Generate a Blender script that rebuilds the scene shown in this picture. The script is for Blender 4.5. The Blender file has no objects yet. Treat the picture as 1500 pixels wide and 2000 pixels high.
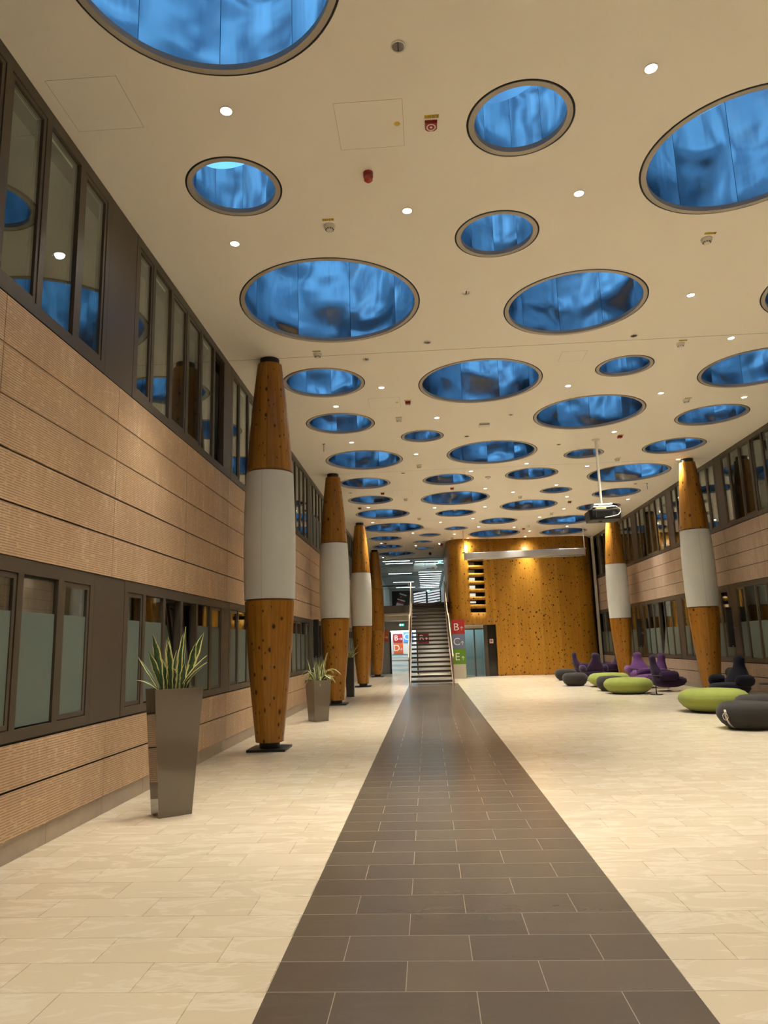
import bpy, bmesh, math, random
from mathutils import Vector, Matrix
R_ = random.Random(7)
sc = bpy.context.scene
COL = sc.collection
PI = math.pi
sin, cos = math.sin, math.cos
# ------------------------------------------------------------------ hall dimensions (metres)
XL, XR, ZC = -3.15, 7.96, 6.266
YB, YE = -6.0, 39.45
S1, S2 = -0.778, 1.088            # dark stone strip
YS = 28.3                         # end of the strip at the stairs

# ------------------------------------------------------------------ node helpers
class NT:
    def __init__(s, name):
        s.m = bpy.data.materials.new(name); s.m.use_nodes = True
        s.t = s.m.node_tree; s.n = s.t.nodes; s.l = s.t.links
        s.b = s.n['Principled BSDF']; s.out = s.n['Material Output']
    def new(s, typ, ins=None, **attrs):
        nd = s.n.new(typ)
        for k, v in attrs.items(): setattr(nd, k, v)
        for k, v in (ins or {}).items(): s.put(nd.inputs[k], v)
        return nd
    def put(s, sock, v):
        if isinstance(v, bpy.types.NodeSocket): s.l.new(v, sock)
        elif isinstance(v, bpy.types.Node): s.l.new(v.outputs[0], sock)
        else:
            if isinstance(v, (tuple, list)) and len(v) == 3 and sock.type == 'RGBA': v = (*v, 1)
            sock.default_value = v
    def set(s, **kw):
        for k, v in kw.items(): s.put(s.b.inputs[k.replace('_', ' ')], v)
    def obj(s): return s.new('ShaderNodeTexCoord').outputs['Object']
    def sep(s, v): return s.new('ShaderNodeSeparateXYZ', {0: v})
    def comb(s, x=0, y=0, z=0): return s.new('ShaderNodeCombineXYZ', {0: x, 1: y, 2: z}).outputs[0]
    def math(s, op, a, b=0, c=0): 
        nd = s.new('ShaderNodeMath', operation=op); s.put(nd.inputs[0], a); s.put(nd.inputs[1], b); s.put(nd.inputs[2], c); return nd.outputs[0]
    def mapping(s, v, scale=(1, 1, 1), loc=(0, 0, 0)): return s.new('ShaderNodeMapping', {'Vector': v, 'Scale': scale, 'Location': loc}).outputs[0]
    def noise(s, v, scale, detail=4, rough=.55, dist=0): 
        return s.new('ShaderNodeTexNoise', {'Vector': v, 'Scale': scale, 'Detail': detail, 'Roughness': rough, 'Distortion': dist}).outputs[0]
    def ramp(s, f, stops):
        nd = s.new('ShaderNodeValToRGB', {0: f}); cr = nd.color_ramp
        while len(cr.elements) > 1: cr.elements.remove(cr.elements[-1])
        for i, (p, c) in enumerate(stops):
            e = cr.elements[0] if i == 0 else cr.elements.new(p)
            e.position = p; e.color = (*c, 1) if len(c) == 3 else c
        return nd.outputs[0]
    def mix(s, f, a, b, blend='MIX'):
        nd = s.new('ShaderNodeMix', data_type='RGBA', blend_type=blend)
        s.put(nd.inputs[0], f); s.put(nd.inputs[6], a); s.put(nd.inputs[7], b); return nd.outputs[2]
    def bump(s, h, strength=.2, dist=.01): return s.new('ShaderNodeBump', {'Height': h, 'Strength': strength, 'Distance': dist}).outputs[0]

def plain(name, col, rough=.5, metal=0, noise=0, **kw):
    n = NT(name)
    c = col
    if noise:
        f = n.noise(n.obj(), 9, 5)
        c = n.mix(f, tuple(x*(1-noise) for x in col), tuple(min(1, x*(1+noise)) for x in col))
    n.set(Base_Color=c, Roughness=rough, Metallic=metal, **kw)
    return n.m

def emit(name, col, st):
    n = NT(name); n.set(Base_Color=(0, 0, 0), Emission_Color=col, Emission_Strength=st, Roughness=.6); return n.m

def m_floor(name, c1, c2, mortar, vein, veinamt, rough, spec=.5):
    n = NT(name); o = n.obj()
    v = n.mapping(o, loc=(.47, -3.472+.3083*60, 0))
    v2 = n.mapping(o, loc=(.47+6.233, -3.472+.3083*60, 0))
    br = n.new('ShaderNodeTexBrick', {'Vector': v2, 'Color1': c1, 'Color2': c2, 'Mortar': mortar, 'Scale': 1, 'Mortar Size': .0022, 'Mortar Smooth': .1,
               'Brick Width': .6233, 'Row Height': .3083}, offset=.5, offset_frequency=2)
    br2 = n.new('ShaderNodeTexBrick', {'Vector': v2, 'Color1': (0, 0, 0), 'Color2': (1, 1, 1), 'Mortar': (0, 0, 0), 'Scale': 1, 'Mortar Size': 0, 'Brick Width': .6233, 'Row Height': .3083}, offset=.5, offset_frequency=2)
    rnd = n.math('MULTIPLY', br2.outputs[0], 37.0)
    vv = n.new('ShaderNodeVectorMath', {0: o, 1: n.comb(rnd, rnd, 0)}, operation='ADD').outputs[0]
    vs = n.mapping(vv, scale=(1.6, 4.2, 1))
    f = n.noise(vs, 1.25, 5, .62, 1.1)
    veins = n.ramp(f, [(.50, (0, 0, 0)), (.57, (1, 1, 1)), (.60, (.75, .75, .75)), (.68, (.05, .05, .05))])
    fine = n.noise(o, 38, 4, .7)
    c = n.mix(n.math('MULTIPLY', veins, veinamt), br.outputs[0], vein)
    c = n.mix(n.math('MULTIPLY', n.math('SUBTRACT', fine, .5), .35), c, (.02, .015, .01)) if name == 'dark_stone' else n.mix(n.math('MULTIPLY', fine, .16), c, tuple(x*.6 for x in c1))
    rr = n.math('ADD', n.math('MULTIPLY', fine, .10), rough)
    h = n.math('MULTIPLY', br.outputs[1], -1)
    n.set(Base_Color=c, Roughness=rr, Specular_IOR_Level=spec, Normal=n.bump(h, .25, .002))
    return n.m

def m_clad(name, rib=True, base=(.53, .345, .195), light=(.78, .58, .39)):
    n = NT(name); o = n.obj(); s = n.sep(o)
    v = n.mapping(o, scale=(1, 1.0, .42))
    f = n.noise(v, 3.0, 7, .7)
    f2 = n.noise(n.mapping(o, scale=(1, 7, .8)), 2.2, 5, .65)
    ff = n.math('ADD', n.math('MULTIPLY', f, .6), n.math('MULTIPLY', f2, .4))
    c = n.ramp(ff, [(.38, base), (.54, tuple((a*.7+b*.3) for a, b in zip(base, light))), (.66, light)])
    pn = n.new('ShaderNodeTexWhiteNoise', {'Vector': n.comb(n.math('FLOOR', n.math('DIVIDE', s.outputs[1], 2.055)), n.math('FLOOR', n.math('DIVIDE', s.outputs[2], .404)), 0)}, noise_dimensions='3D').outputs[0]
    c = n.mix(n.math('MULTIPLY', pn, .28), c, (.40, .27, .20))
    kw = {}
    if rib:
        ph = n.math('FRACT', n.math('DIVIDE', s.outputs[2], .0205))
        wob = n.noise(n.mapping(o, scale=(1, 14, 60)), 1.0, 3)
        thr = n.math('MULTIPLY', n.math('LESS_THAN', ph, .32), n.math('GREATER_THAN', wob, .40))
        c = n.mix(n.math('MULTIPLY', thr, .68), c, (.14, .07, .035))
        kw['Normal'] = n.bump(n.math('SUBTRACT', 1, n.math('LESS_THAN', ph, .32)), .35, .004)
    n.set(Base_Color=c, Roughness=.42, Specular_IOR_Level=.45, **kw)
    return n.m

def m_wood(name, dark, mid, light, board=.12, round_r=None, knot=4.0, rough=.34, keep=.5):
    n = NT(name); o = n.obj(); s = n.sep(o)
    if round_r:
        u = n.math('MULTIPLY', n.math('ARCTAN2', s.outputs[1], s.outputs[0]), round_r)
    else: u = s.outputs[0]
    z = s.outputs[2]
    rndo = n.new('ShaderNodeObjectInfo').outputs['Random']
    u2 = n.math('ADD', u, n.math('MULTIPLY', rndo, 50)) if round_r else u
    bi = n.math('FLOOR', n.math('DIVIDE', u2, board))
    bn = n.new('ShaderNodeTexWhiteNoise', {'W': bi}, noise_dimensions='1D').outputs[0]
    gv = n.comb(n.math('ADD', u2, n.math('MULTIPLY', bn, 9)), n.math('ADD', n.math('MULTIPLY', z, .09), n.math('MULTIPLY', bn, 5)), 0)
    g = n.noise(gv, 26, 5, .6, .6)
    c = n.ramp(n.math('ADD', n.math('MULTIPLY', g, .7), n.math('MULTIPLY', bn, .3)), [(.25, dark), (.5, mid), (.78, light)])
    edge = n.math('FRACT', n.math('DIVIDE', u2, board))
    c = n.mix(n.math('MULTIPLY', n.math('LESS_THAN', edge, .035), .45), c, tuple(x*.35 for x in dark))
    kv = n.comb(n.math('MULTIPLY', u2, 1.0), n.math('ADD', n.math('MULTIPLY', z, .8), n.math('MULTIPLY', bn, 3)), 0)
    vo = n.new('ShaderNodeTexVoronoi', {'Vector': kv, 'Scale': knot, 'Randomness': 1}, voronoi_dimensions='2D', feature='F1')
    sel = n.math('GREATER_THAN', n.sep(vo.outputs['Color']).outputs[0], 1-keep)
    dd = n.math('ADD', n.math('MULTIPLY', vo.outputs['Distance'], n.math('ADD', .55, n.math('MULTIPLY', n.sep(vo.outputs['Color']).outputs[1], 1.3))), n.math('MULTIPLY', n.math('SUBTRACT', n.noise(gv, 60, 2), .5), .05))
    k = n.math('MULTIPLY', n.ramp(dd, [(0, (1, 1, 1)), (.07, (.95, .95, .95)), (.105, (.3, .3, .3)), (.17, (0, 0, 0))]), sel)
    c = n.mix(k, c, (.045, .014, .004))
    n.set(Base_Color=c, Roughness=rough, Specular_IOR_Level=.32)
    return n.m

def m_glass(name, ior=.13, tint=(.93, .97, .96)):
    n = NT(name); n.n.remove(n.b)
    geo = n.new('ShaderNodeNewGeometry')
    dt = n.math('ABSOLUTE', n.new('ShaderNodeVectorMath', {0: geo.outputs['Normal'], 1: geo.outputs['Incoming']}, operation='DOT_PRODUCT').outputs['Value'])
    f0 = ior
    fr = n.math('ADD', f0, n.math('MULTIPLY', 1-f0, n.math('POWER', n.math('SUBTRACT', 1, dt), 4.2)))
    tr = n.new('ShaderNodeBsdfTransparent', {'Color': tint}); gl = n.new('ShaderNodeBsdfGlossy', {'Color': (.92, .97, .95), 'Roughness': .012})
    mx = n.new('ShaderNodeMixShader', {0: fr, 1: tr.outputs[0], 2: gl.outputs[0]})
    n.l.new(mx.outputs[0], n.out.inputs[0])
    return n.m

def m_drum():
    n = NT('brushed_aluminium'); o = n.obj(); s = n.sep(o)
    rnd = n.new('ShaderNodeObjectInfo').outputs['Random']
    a = n.math('ADD', n.math('DIVIDE', n.math('ARCTAN2', s.outputs[1], s.outputs[0]), 2*PI), n.math('ADD', 1, rnd))
    pa = n.math('MULTIPLY', a, 9); fr = n.math('FRACT', pa); pi_ = n.math('FLOOR', pa)
    seam = n.math('LESS_THAN', fr, .008)
    pv = n.new('ShaderNodeVectorMath', {0: o, 1: n.comb(n.math('MULTIPLY', pi_, 3.7), n.math('MULTIPLY', rnd, 40), 0)}, operation='ADD').outputs[0]
    h = n.noise(n.mapping(pv, scale=(1.0, 1.0, 1.25)), 1.0, 1, .4, .25)
    h2 = n.noise(n.mapping(pv, scale=(6, 6, .4)), 1.0, 2, .5)
    hh = n.math('ADD', h, n.math('MULTIPLY', h2, .025))
    c = n.mix(seam, (.53, .56, .59), (.03, .06, .09))
    n.set(Base_Color=c, Metallic=1.0, Roughness=.22, Normal=n.bump(hh, 1.0, .27))
    return n.m

def m_fabric(name, col, var=.25):
    n = NT(name); o = n.obj()
    f = n.noise(o, 160, 3, .7); g = n.noise(o, 5, 3)
    c = n.mix(n.math('MULTIPLY', n.math('ADD', f, g), .5), tuple(x*(1-var) for x in col), tuple(min(1, x*(1+var)) for x in col))
    n.set(Base_Color=c, Roughness=.92, Specular_IOR_Level=.2, Sheen_Weight=.10, Sheen_Roughness=.5, Normal=n.bump(f, .25, .003))
    return n.m

def m_ceiling():
    n = NT('plaster_ceiling'); o = n.obj(); s = n.sep(o)
    f = n.noise(o, 1.1, 5, .6); g = n.noise(o, 120, 2)
    c = n.mix(f, (.86, .815, .73), (.90, .86, .775))
    j = None
    for y in (11.12, 19.35, 27.58, 35.8):
        t = n.math('LESS_THAN', n.math('ABSOLUTE', n.math('SUBTRACT', s.outputs[1], y)), .009)
        j = t if j is None else n.math('MAXIMUM', j, t)
    c = n.mix(n.math('MULTIPLY', j, .6), c, (.2, .17, .12))
    n.set(Base_Color=c, Roughness=.85, Specular_IOR_Level=.25, Normal=n.bump(g, .05, .002))
    return n.m

def m_leaf():
    n = NT('variegated_leaf'); uv = n.new('ShaderNodeTexCoord').outputs['UV']; s = n.sep(uv)
    e = n.math('ABSOLUTE', n.math('SUBTRACT', n.math('MULTIPLY', s.outputs[0], 2), 1))
    wob = n.noise(n.comb(n.math('MULTIPLY', s.outputs[0], 3), n.math('MULTIPLY', s.outputs[1], 26), 0), 1, 4, .7)
    band = n.noise(n.comb(n.math('MULTIPLY', s.outputs[0], 4), n.math('MULTIPLY', s.outputs[1], 38), 3), 1, 5, .75, 1)
    g = n.ramp(band, [(.4, (.018, .05, .014)), (.62, (.06, .125, .045)), (.75, (.14, .20, .09))])
    k = n.math('GREATER_THAN', n.math('ADD', e, n.math('MULTIPLY', n.math('SUBTRACT', wob, .5), .25)), .66)
    n.set(Base_Color=n.mix(k, g, (.86, .80, .36)), Roughness=.42)
    return n.m

M = dict(
  stone=m_floor('beige_stone', (.60, .505, .37), (.65, .555, .415), (.34, .27, .19), (.74, .66, .53), .62, .15),
  dark=m_floor('dark_stone', (.088, .064, .043), (.122, .090, .062), (.30, .25, .19), (.125, .10, .076), .12, .20),
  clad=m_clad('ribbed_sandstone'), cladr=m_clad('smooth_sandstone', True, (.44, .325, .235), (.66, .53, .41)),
  skirt=plain('skirting_stone', (.36, .29, .22), .4, noise=.15),
  backing=plain('dark_backing', (.03, .022, .018), .8),
  frame=plain('bronze_aluminium', (.078, .060, .042), .42, .1, noise=.05),
  gap=plain('dark_gap', (.006, .005, .005), .7),
  wood=m_wood('knotty_pine_column', (.25, .098, .010), (.335, .145, .018), (.43, .205, .034), .13, .36, 5.6, .30, .72),
  woodwall=m_wood('knotty_pine_wall', (.34, .150, .012), (.42, .195, .018), (.48, .24, .03), .16, None, 5.2, .42, .95),
  fabricw=m_fabric('off_white_acoustic_fabric', (.65, .675, .67), .08),
  black=plain('black_painted_steel', (.012, .011, .011), .45),
  ceil=m_ceiling(), rim=plain('painted_ring', (.40, .36, .30), .5, noise=.05),
  drum=m_drum(), glass=m_glass('window_glass'), clear=m_glass('clear_glass', .03),
  skyglass=m_glass('skylight_glass', .02, (.97, .98, 1)),
  frost=plain('frosted_film', (.125, .158, .138), .5, noise=.05, Specular_IOR_Level=.2),
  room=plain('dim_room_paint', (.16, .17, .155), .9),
  white=plain('white_paint', (.78, .79, .77), .6), white2=plain('white_plastic', (.72, .69, .62), .45),
  grey=plain('grey_wall_paint', (.36, .36, .34), .6), steel=plain('brushed_steel', (.62, .60, .57), .28, 1),
  chrome=plain('chrome', (.8, .8, .8), .08, 1), alu=plain('satin_aluminium', (.66, .64, .63), .32, .85),
  lamp=emit('lamp_glow', (1, .93, .80), 14), strip=emit('strip_light', (.86, .97, 1), 10.0),
  reflector=plain('reflector_metal', (.35, .33, .30), .2, 1),
  yellow=plain('yellow_label', (.62, .43, .02), .5), ink=plain('black_ink', (.02, .018, .015), .6),
  red=plain('red_plastic', (.27, .008, .010), .35), pinkw=plain('pale_print', (.75, .62, .58), .5),
  taupe=plain('glossy_taupe_lacquer', (.125, .100, .070), .08, Coat_Weight=.6, Coat_Roughness=.03), 
  darkpot=plain('anthracite_lacquer', (.055, .052, .05), .3),
  soil=plain('soil', (.02, .014, .01), .95), leaf=m_leaf(),
  green=m_fabric('green_wool', (.235, .265, .055)), charcoal=m_fabric('charcoal_wool', (.030, .026, .023)),
  purple=m_fabric('purple_wool', (.115, .042, .145)), plum=m_fabric('dark_plum_wool', (.026, .011, .036)), navy=m_fabric('navy_wool', (.007, .007, .014)),
  signred=plain('sign_red', (.36, .018, .022), .4), signblue=plain('sign_blue', (.14, .17, .27), .4), signgreen=plain('sign_green', (.11, .24, .012), .4),
  signorange=plain('sign_orange', (.78, .13, .028), .4), signsky=plain('sign_light_blue', (.09, .30, .72), .4), signwine=plain('sign_wine', (.16, .012, .02), .4),
  letter=plain('letter_white', (.80, .78, .74), .5), tread=plain('dark_tread_stone', (.055, .043, .036), .35, noise=.1),
  oak=plain('pale_oak', (.56, .43, .28), .4, noise=.12), brownwood=plain('brown_wood', (.22, .10, .03), .4, noise=.15), guard=plain('painted_stringer', (.52, .47, .40), .45),
  fascia=plain('slab_fascia', (.13, .11, .085), .5), exitg=emit('exit_sign_green', (.03, .75, .55), 1.6), exitw=emit('exit_sign_white', (.9, 1, 1), 2.2),
  smoke=plain('smoked_glass', (.28, .27, .25), .08, Transmission_Weight=.5), liftglass=m_glass('lift_glass', .05, (.84, .93, .95)),
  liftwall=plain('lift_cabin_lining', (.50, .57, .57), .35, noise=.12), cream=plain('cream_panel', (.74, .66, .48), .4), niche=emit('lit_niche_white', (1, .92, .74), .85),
  flute=plain('coved_steel', (.60, .55, .46), .35, .6), cable=plain('white_cable', (.7, .7, .68), .4), paper=plain('paper', (.75, .66, .62), .7),
)

# ------------------------------------------------------------------ mesh helpers
class MB:
    def __init__(s): s.b = bmesh.new()
    def box(s, x0, x1, y0, y1, z0, z1):
        v = [s.b.verts.new(p) for p in ((x0,y0,z0),(x1,y0,z0),(x1,y1,z0),(x0,y1,z0),(x0,y0,z1),(x1,y0,z1),(x1,y1,z1),(x0,y1,z1))]
        for f in ((3,2,1,0),(4,5,6,7),(0,1,5,4),(1,2,6,5),(2,3,7,6),(3,0,4,7)): s.b.faces.new([v[i] for i in f])
        return s
    def prism(s, lo, hi):             # two matching closed outlines -> solid
        a = [s.b.verts.new(p) for p in lo]; b = [s.b.verts.new(p) for p in hi]; n = len(a)
        s.b.faces.new(a[::-1]); s.b.faces.new(b)
        for i in range(n): s.b.faces.new((a[i], a[(i+1) % n], b[(i+1) % n], b[i]))
        return s
    def quad(s, *pts): s.b.faces.new([s.b.verts.new(p) for p in pts]); return s
    def lathe(s, prof, seg=32, c=(0, 0, 0), closed=False):
        rings = []
        for r, z in prof:
            rings.append([s.b.verts.new((c[0]+r*cos(2*PI*i/seg), c[1]+r*sin(2*PI*i/seg), c[2]+z)) for i in range(seg)] if r > 1e-6 else [s.b.verts.new((c[0], c[1], c[2]+z))])
        pairs = list(zip(rings, rings[1:])) + ([(rings[-1], rings[0])] if closed else [])
        for a, b in pairs:
            for i in range(seg):
                j = (i+1) % seg
                if len(a) == 1 and len(b) == 1: continue
                if len(a) == 1: s.b.faces.new((a[0], b[j], b[i]))
                elif len(b) == 1: s.b.faces.new((a[i], a[j], b[0]))
                else: s.b.faces.new((a[i], a[j], b[j], b[i]))
        return s
    def cyl(s, r, z0, z1, c=(0, 0, 0), seg=24): return s.lathe([(0, z0), (r, z0), (r, z1), (0, z1)], seg, c)
    def tube(s, pts, r, seg=8):
        pts = [Vector(p) for p in pts]; rings = []
        for i, p in enumerate(pts):
            d = (pts[min(i+1, len(pts)-1)]-pts[max(i-1, 0)]).normalized()
            a = d.orthogonal().normalized() if i == 0 else (a - d*a.dot(d)).normalized()
            b = d.cross(a); rr = r[i] if isinstance(r, (list, tuple)) else r
            rings.append([s.b.verts.new(p + a*rr*cos(2*PI*k/seg) + b*rr*sin(2*PI*k/seg)) for k in range(seg)])
        for A, B in zip(rings, rings[1:]):
            for k in range(seg): s.b.faces.new((A[k], A[(k+1) % seg], B[(k+1) % seg], B[k]))
        s.b.faces.new(rings[0][::-1]); s.b.faces.new(rings[-1])
        return s
    def loft(s, secs, seg=20, p=2.0):   # stacked horizontal superellipses (cx,cy,z,rx,ry)
        rings = []
        for cx, cy, z, rx, ry in secs:
            if rx < 1e-6: rings.append([s.b.verts.new((cx, cy, z))]); continue
            ring = []
            for i in range(seg):
                t = 2*PI*i/seg; c_, s_ = cos(t), sin(t)
                ring.append(s.b.verts.new((cx+rx*math.copysign(abs(c_)**(2/p), c_), cy+ry*math.copysign(abs(s_)**(2/p), s_), z)))
            rings.append(ring)
        for a, b in zip(rings, rings[1:]):
            for i in range(seg):
                j = (i+1) % seg
                if len(a) == 1: s.b.faces.new((a[0], b[j], b[i]))
                elif len(b) == 1: s.b.faces.new((a[i], a[j], b[0]))
                else: s.b.faces.new((a[i], a[j], b[j], b[i]))
        return s
    def mesh(s, name, mats, smooth=False, bevel=0):
        bmesh.ops.remove_doubles(s.b, verts=s.b.verts, dist=1e-6)
        bmesh.ops.recalc_face_normals(s.b, faces=s.b.faces)
        if bevel: bmesh.ops.bevel(s.b, geom=[e for e in s.b.edges if len(e.link_faces) == 2 and e.calc_face_angle(0) > .6], offset=bevel, segments=2, affect='EDGES', profile=.6)
        me = bpy.data.meshes.new(name); s.b.to_mesh(me); s.b.free()
        for m in (mats if isinstance(mats, (list, tuple)) else [mats]): me.materials.append(m)
        if smooth:
            me.polygons.foreach_set('use_smooth', [True]*len(me.polygons))
            if smooth != 'all': me.set_sharp_from_angle(angle=.7)
        return me
    def build(s, name, mat, parent=None, loc=(0, 0, 0), smooth=False, bevel=0, rot=(0, 0, 0)):
        return link(name, s.mesh(name, mat, smooth, bevel), parent, loc, rot)

def link(name, me, parent=None, loc=(0, 0, 0), rot=(0, 0, 0)):
    o = bpy.data.objects.new(name, me); COL.objects.link(o); o.location = loc; o.rotation_euler = rot
    if parent: o.parent = parent
    return o
def tag(o, label=None, cat=None, group=None, kind=None):
    if label: o['label'] = label
    if cat: o['category'] = cat
    if group: o['group'] = group
    if kind: o['kind'] = kind
    return o
def thing(name, label, cat, loc=(0, 0, 0), rz=0, group=None, kind=None):
    o = bpy.data.objects.new(name, None); COL.objects.link(o); o.location = loc; o.rotation_euler = (0, 0, rz); o.empty_display_size = .1
    return tag(o, label, cat, group, kind)
def copy_tree(o, parent=None):
    c = o.copy(); COL.objects.link(c)
    if parent: c.parent = parent
    for ch in list(o.children): copy_tree(ch, c)
    return c
def struct(name, mb, mat, label=None, smooth=False, **kw):
    o = mb.build(name, mat, smooth=smooth, **kw); return tag(o, label, 'building', None, 'structure')
def letters(txt, size, mat, name, parent, loc, rot, depth=.004):
    cu = bpy.data.curves.new('tmp', 'FONT'); cu.body = txt; cu.size = size; cu.extrude = depth/2; cu.align_x = 'CENTER'; cu.align_y = 'CENTER'
    t = bpy.data.objects.new('tmp', cu); COL.objects.link(t)
    bpy.context.view_layer.update()
    me = bpy.data.meshes.new_from_object(t.evaluated_get(bpy.context.evaluated_depsgraph_get()))
    bpy.data.objects.remove(t); bpy.data.curves.remove(cu)
    me.name = name; me.materials.clear(); me.materials.append(mat)
    return link(name, me, parent, loc, rot)
ORD = ['nearest', 'second', 'third', 'fourth', 'fifth', 'sixth', 'seventh', 'eighth', 'ninth', 'tenth', 'eleventh', 'twelfth', 'thirteenth', 'fourteenth', 'fifteenth', 'sixteenth', 'seventeenth']

# ------------------------------------------------------------------ shell: floor
struct('floor', MB().box(XL-.4, S1, YB, 44, -.1, 0).box(S2, XR+.4, YB, 44, -.1, 0).box(S1, S2, YS, 44, -.1, 0), M['stone'], 'pale beige stone tile floor of the hall')
struct('floor_strip', MB().box(S1, S2, YB, YS, -.1, 0), M['dark'], 'dark brown stone tile strip running down the floor to the stairs')

# ------------------------------------------------------------------ skylight positions (x, y, r)
LANES = {
 'left': [(-1.42,4.15,1.02),(-1.84,6.64,.5),(-1.19,9.35,1.27),(-1.72,12.37,.76),(-1.71,14.82,.75),(-1.47,18.01,1.01),(-1.69,20.69,.765),(-1.72,23.2,.75),(-1.48,25.86,1.0),(-1.25,29.09,1.25),(-1.75,32.02,.75),(-1.79,34.74,.75),(-1.51,37.71,1.0)],
 'centre': [(1.05,5.93,.5),(1.01,7.82,.5),(1.16,12.72,1.15),(.06,16.05,.5),(.79,20.64,.755),(1.1,23.47,1.15),(1.22,26.22,.75),(1.38,29.84,.495),(.28,31.38,.48),(-.06,33.5,.475),(0,35.81,.47)],
 'inner': [(3.38,6.65,1.0),(2.315,9.77,1.02),(3.69,12.26,.507),(3.63,14.88,1.17),(1.82,17.81,1.15),(4.25,18.3,.51),(3.19,20.35,.76),(4.32,22.82,.51),(3.77,25.22,1.015),(3.0,28.35,.76),(3.13,31.68,1.15)],
 'right': [(6.02,9.52,1.1),(6.17,12.69,1.0),(6.42,15.44,.765),(6.43,17.92,.77),(6.07,20.78,1.18),(6.44,23.62,.78),(6.425,26.08,.78),(5.73,28.8,1.14),(6.21,31.86,1.03)]}
HOLES = [h for L in LANES.values() for h in L]
# ceiling sheet with round holes
bm = bmesh.new()
def loop(pts):
    vs = [bm.verts.new(p) for p in pts]
    for i in range(len(vs)): bm.edges.new((vs[i], vs[(i+1) % len(vs)]))
loop([(XL-.2, YB, ZC), (XR+.2, YB, ZC), (XR+.2, YE, ZC), (XL-.2, YE, ZC)])
for x, y, r in HOLES: loop([(x+r*cos(2*PI*i/72), y+r*sin(2*PI*i/72), ZC) for i in range(72)])
bmesh.ops.triangle_fill(bm, use_beauty=True, use_dissolve=False, edges=bm.edges[:])
for x, y, r in HOLES:             # slab edge of every opening
    lo = [bm.verts.new((x+r*cos(2*PI*i/72), y+r*sin(2*PI*i/72), ZC)) for i in range(72)]
    hi = [bm.verts.new((v.co.x, v.co.y, ZC+.03)) for v in lo]
    for i in range(72): bm.faces.new((lo[i], lo[(i+1) % 72], hi[(i+1) % 72], hi[i]))
me = bpy.data.meshes.new('ceiling'); bm.to_mesh(me); bm.free(); me.materials.append(M['ceil'])
tag(link('ceiling', me), 'cream plaster ceiling pierced by round skylights', 'building', None, 'structure')
# dark void above the sheet so no sky leaks between sheet and drums
bm = bmesh.new()
loop([(XL-.6, YB-.3, ZC+.035), (XR+.6, YB-.3, ZC+.035), (XR+.6, YE+.3, ZC+.035), (XL-.6, YE+.3, ZC+.035)])
for x, y, r in HOLES: loop([(x+(r-.05)*cos(2*PI*i/48), y+(r-.05)*sin(2*PI*i/48), ZC+.035) for i in range(48)])
bmesh.ops.triangle_fill(bm, use_beauty=True, use_dissolve=False, edges=bm.edges[:])
me = bpy.data.meshes.new('ceiling_deck'); bm.to_mesh(me); bm.free(); me.materials.append(M['gap'])
tag(link('ceiling_deck', me), 'dark roof deck above the plaster ceiling', 'building', None, 'structure')

SKY = {}
def sky_meshes(r):
    k = round(r*20)/20
    hd = 1.22*r
    rim = MB().lathe([(r-.021, -.004), (r-.021, .05), (r-.074, .05), (r-.074, -.004)], 72, closed=True).mesh('rim', M['rim'], True)
    seal = MB().lathe([(r-.001, .004), (r-.001, .034), (r-.023, .034), (r-.023, .004)], 72, closed=True).mesh('seal', M['gap'], True)
    b = MB(); rings = []
    N = 72
    for rr, top in ((r-.066, 0), (r-.066, 1), (r-.045, 1), (r-.045, 0)):
        rings.append([b.b.verts.new((rr*cos(2*PI*i/N), rr*sin(2*PI*i/N), .05 if not top else hd+.36*r*cos(2*PI*i/N))) for i in range(N)])
    for q in range(4):
        A, B = rings[q], rings[(q+1) % 4]
        for i in range(N): b.b.faces.new((A[i], A[(i+1) % N], B[(i+1) % N], B[i]))
    drum = b.mesh('drum', M['drum'], True)
    R2 = r-.02
    lo = [(R2*cos(2*PI*i/48), R2*sin(2*PI*i/48), hd+.004+.36*R2*cos(2*PI*i/48)) for i in range(48)]
    pane = MB().prism(lo, [(x, y, z+.02) for x, y, z in lo]).mesh('glazing', M['skyglass'])
    return rim, seal, drum, pane
NEAR = ['nearest']+[o+' nearest' for o in ORD[1:]]
def sz(r): return 'small' if r < .6 else 'medium sized' if r < .9 else 'large' if r < 1.09 else 'very large'
lane_txt = {'left': 'along the left columns', 'centre': 'above the dark floor strip', 'inner': 'right of the dark floor strip', 'right': 'along the right columns'}
for ln, L in LANES.items():
    for i, (x, y, r) in enumerate(L):
        t = thing('skylight', f'{sz(r)} round skylight, {NEAR[i]} to the camera {lane_txt[ln]}', 'skylight', (x, y, ZC), 0, 'round skylights in the ceiling')
        a, b_, c, d = sky_meshes(r)
        link('rim', a, t); link('seal', b_, t); link('drum', c, t); link('glazing', d, t)

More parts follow.
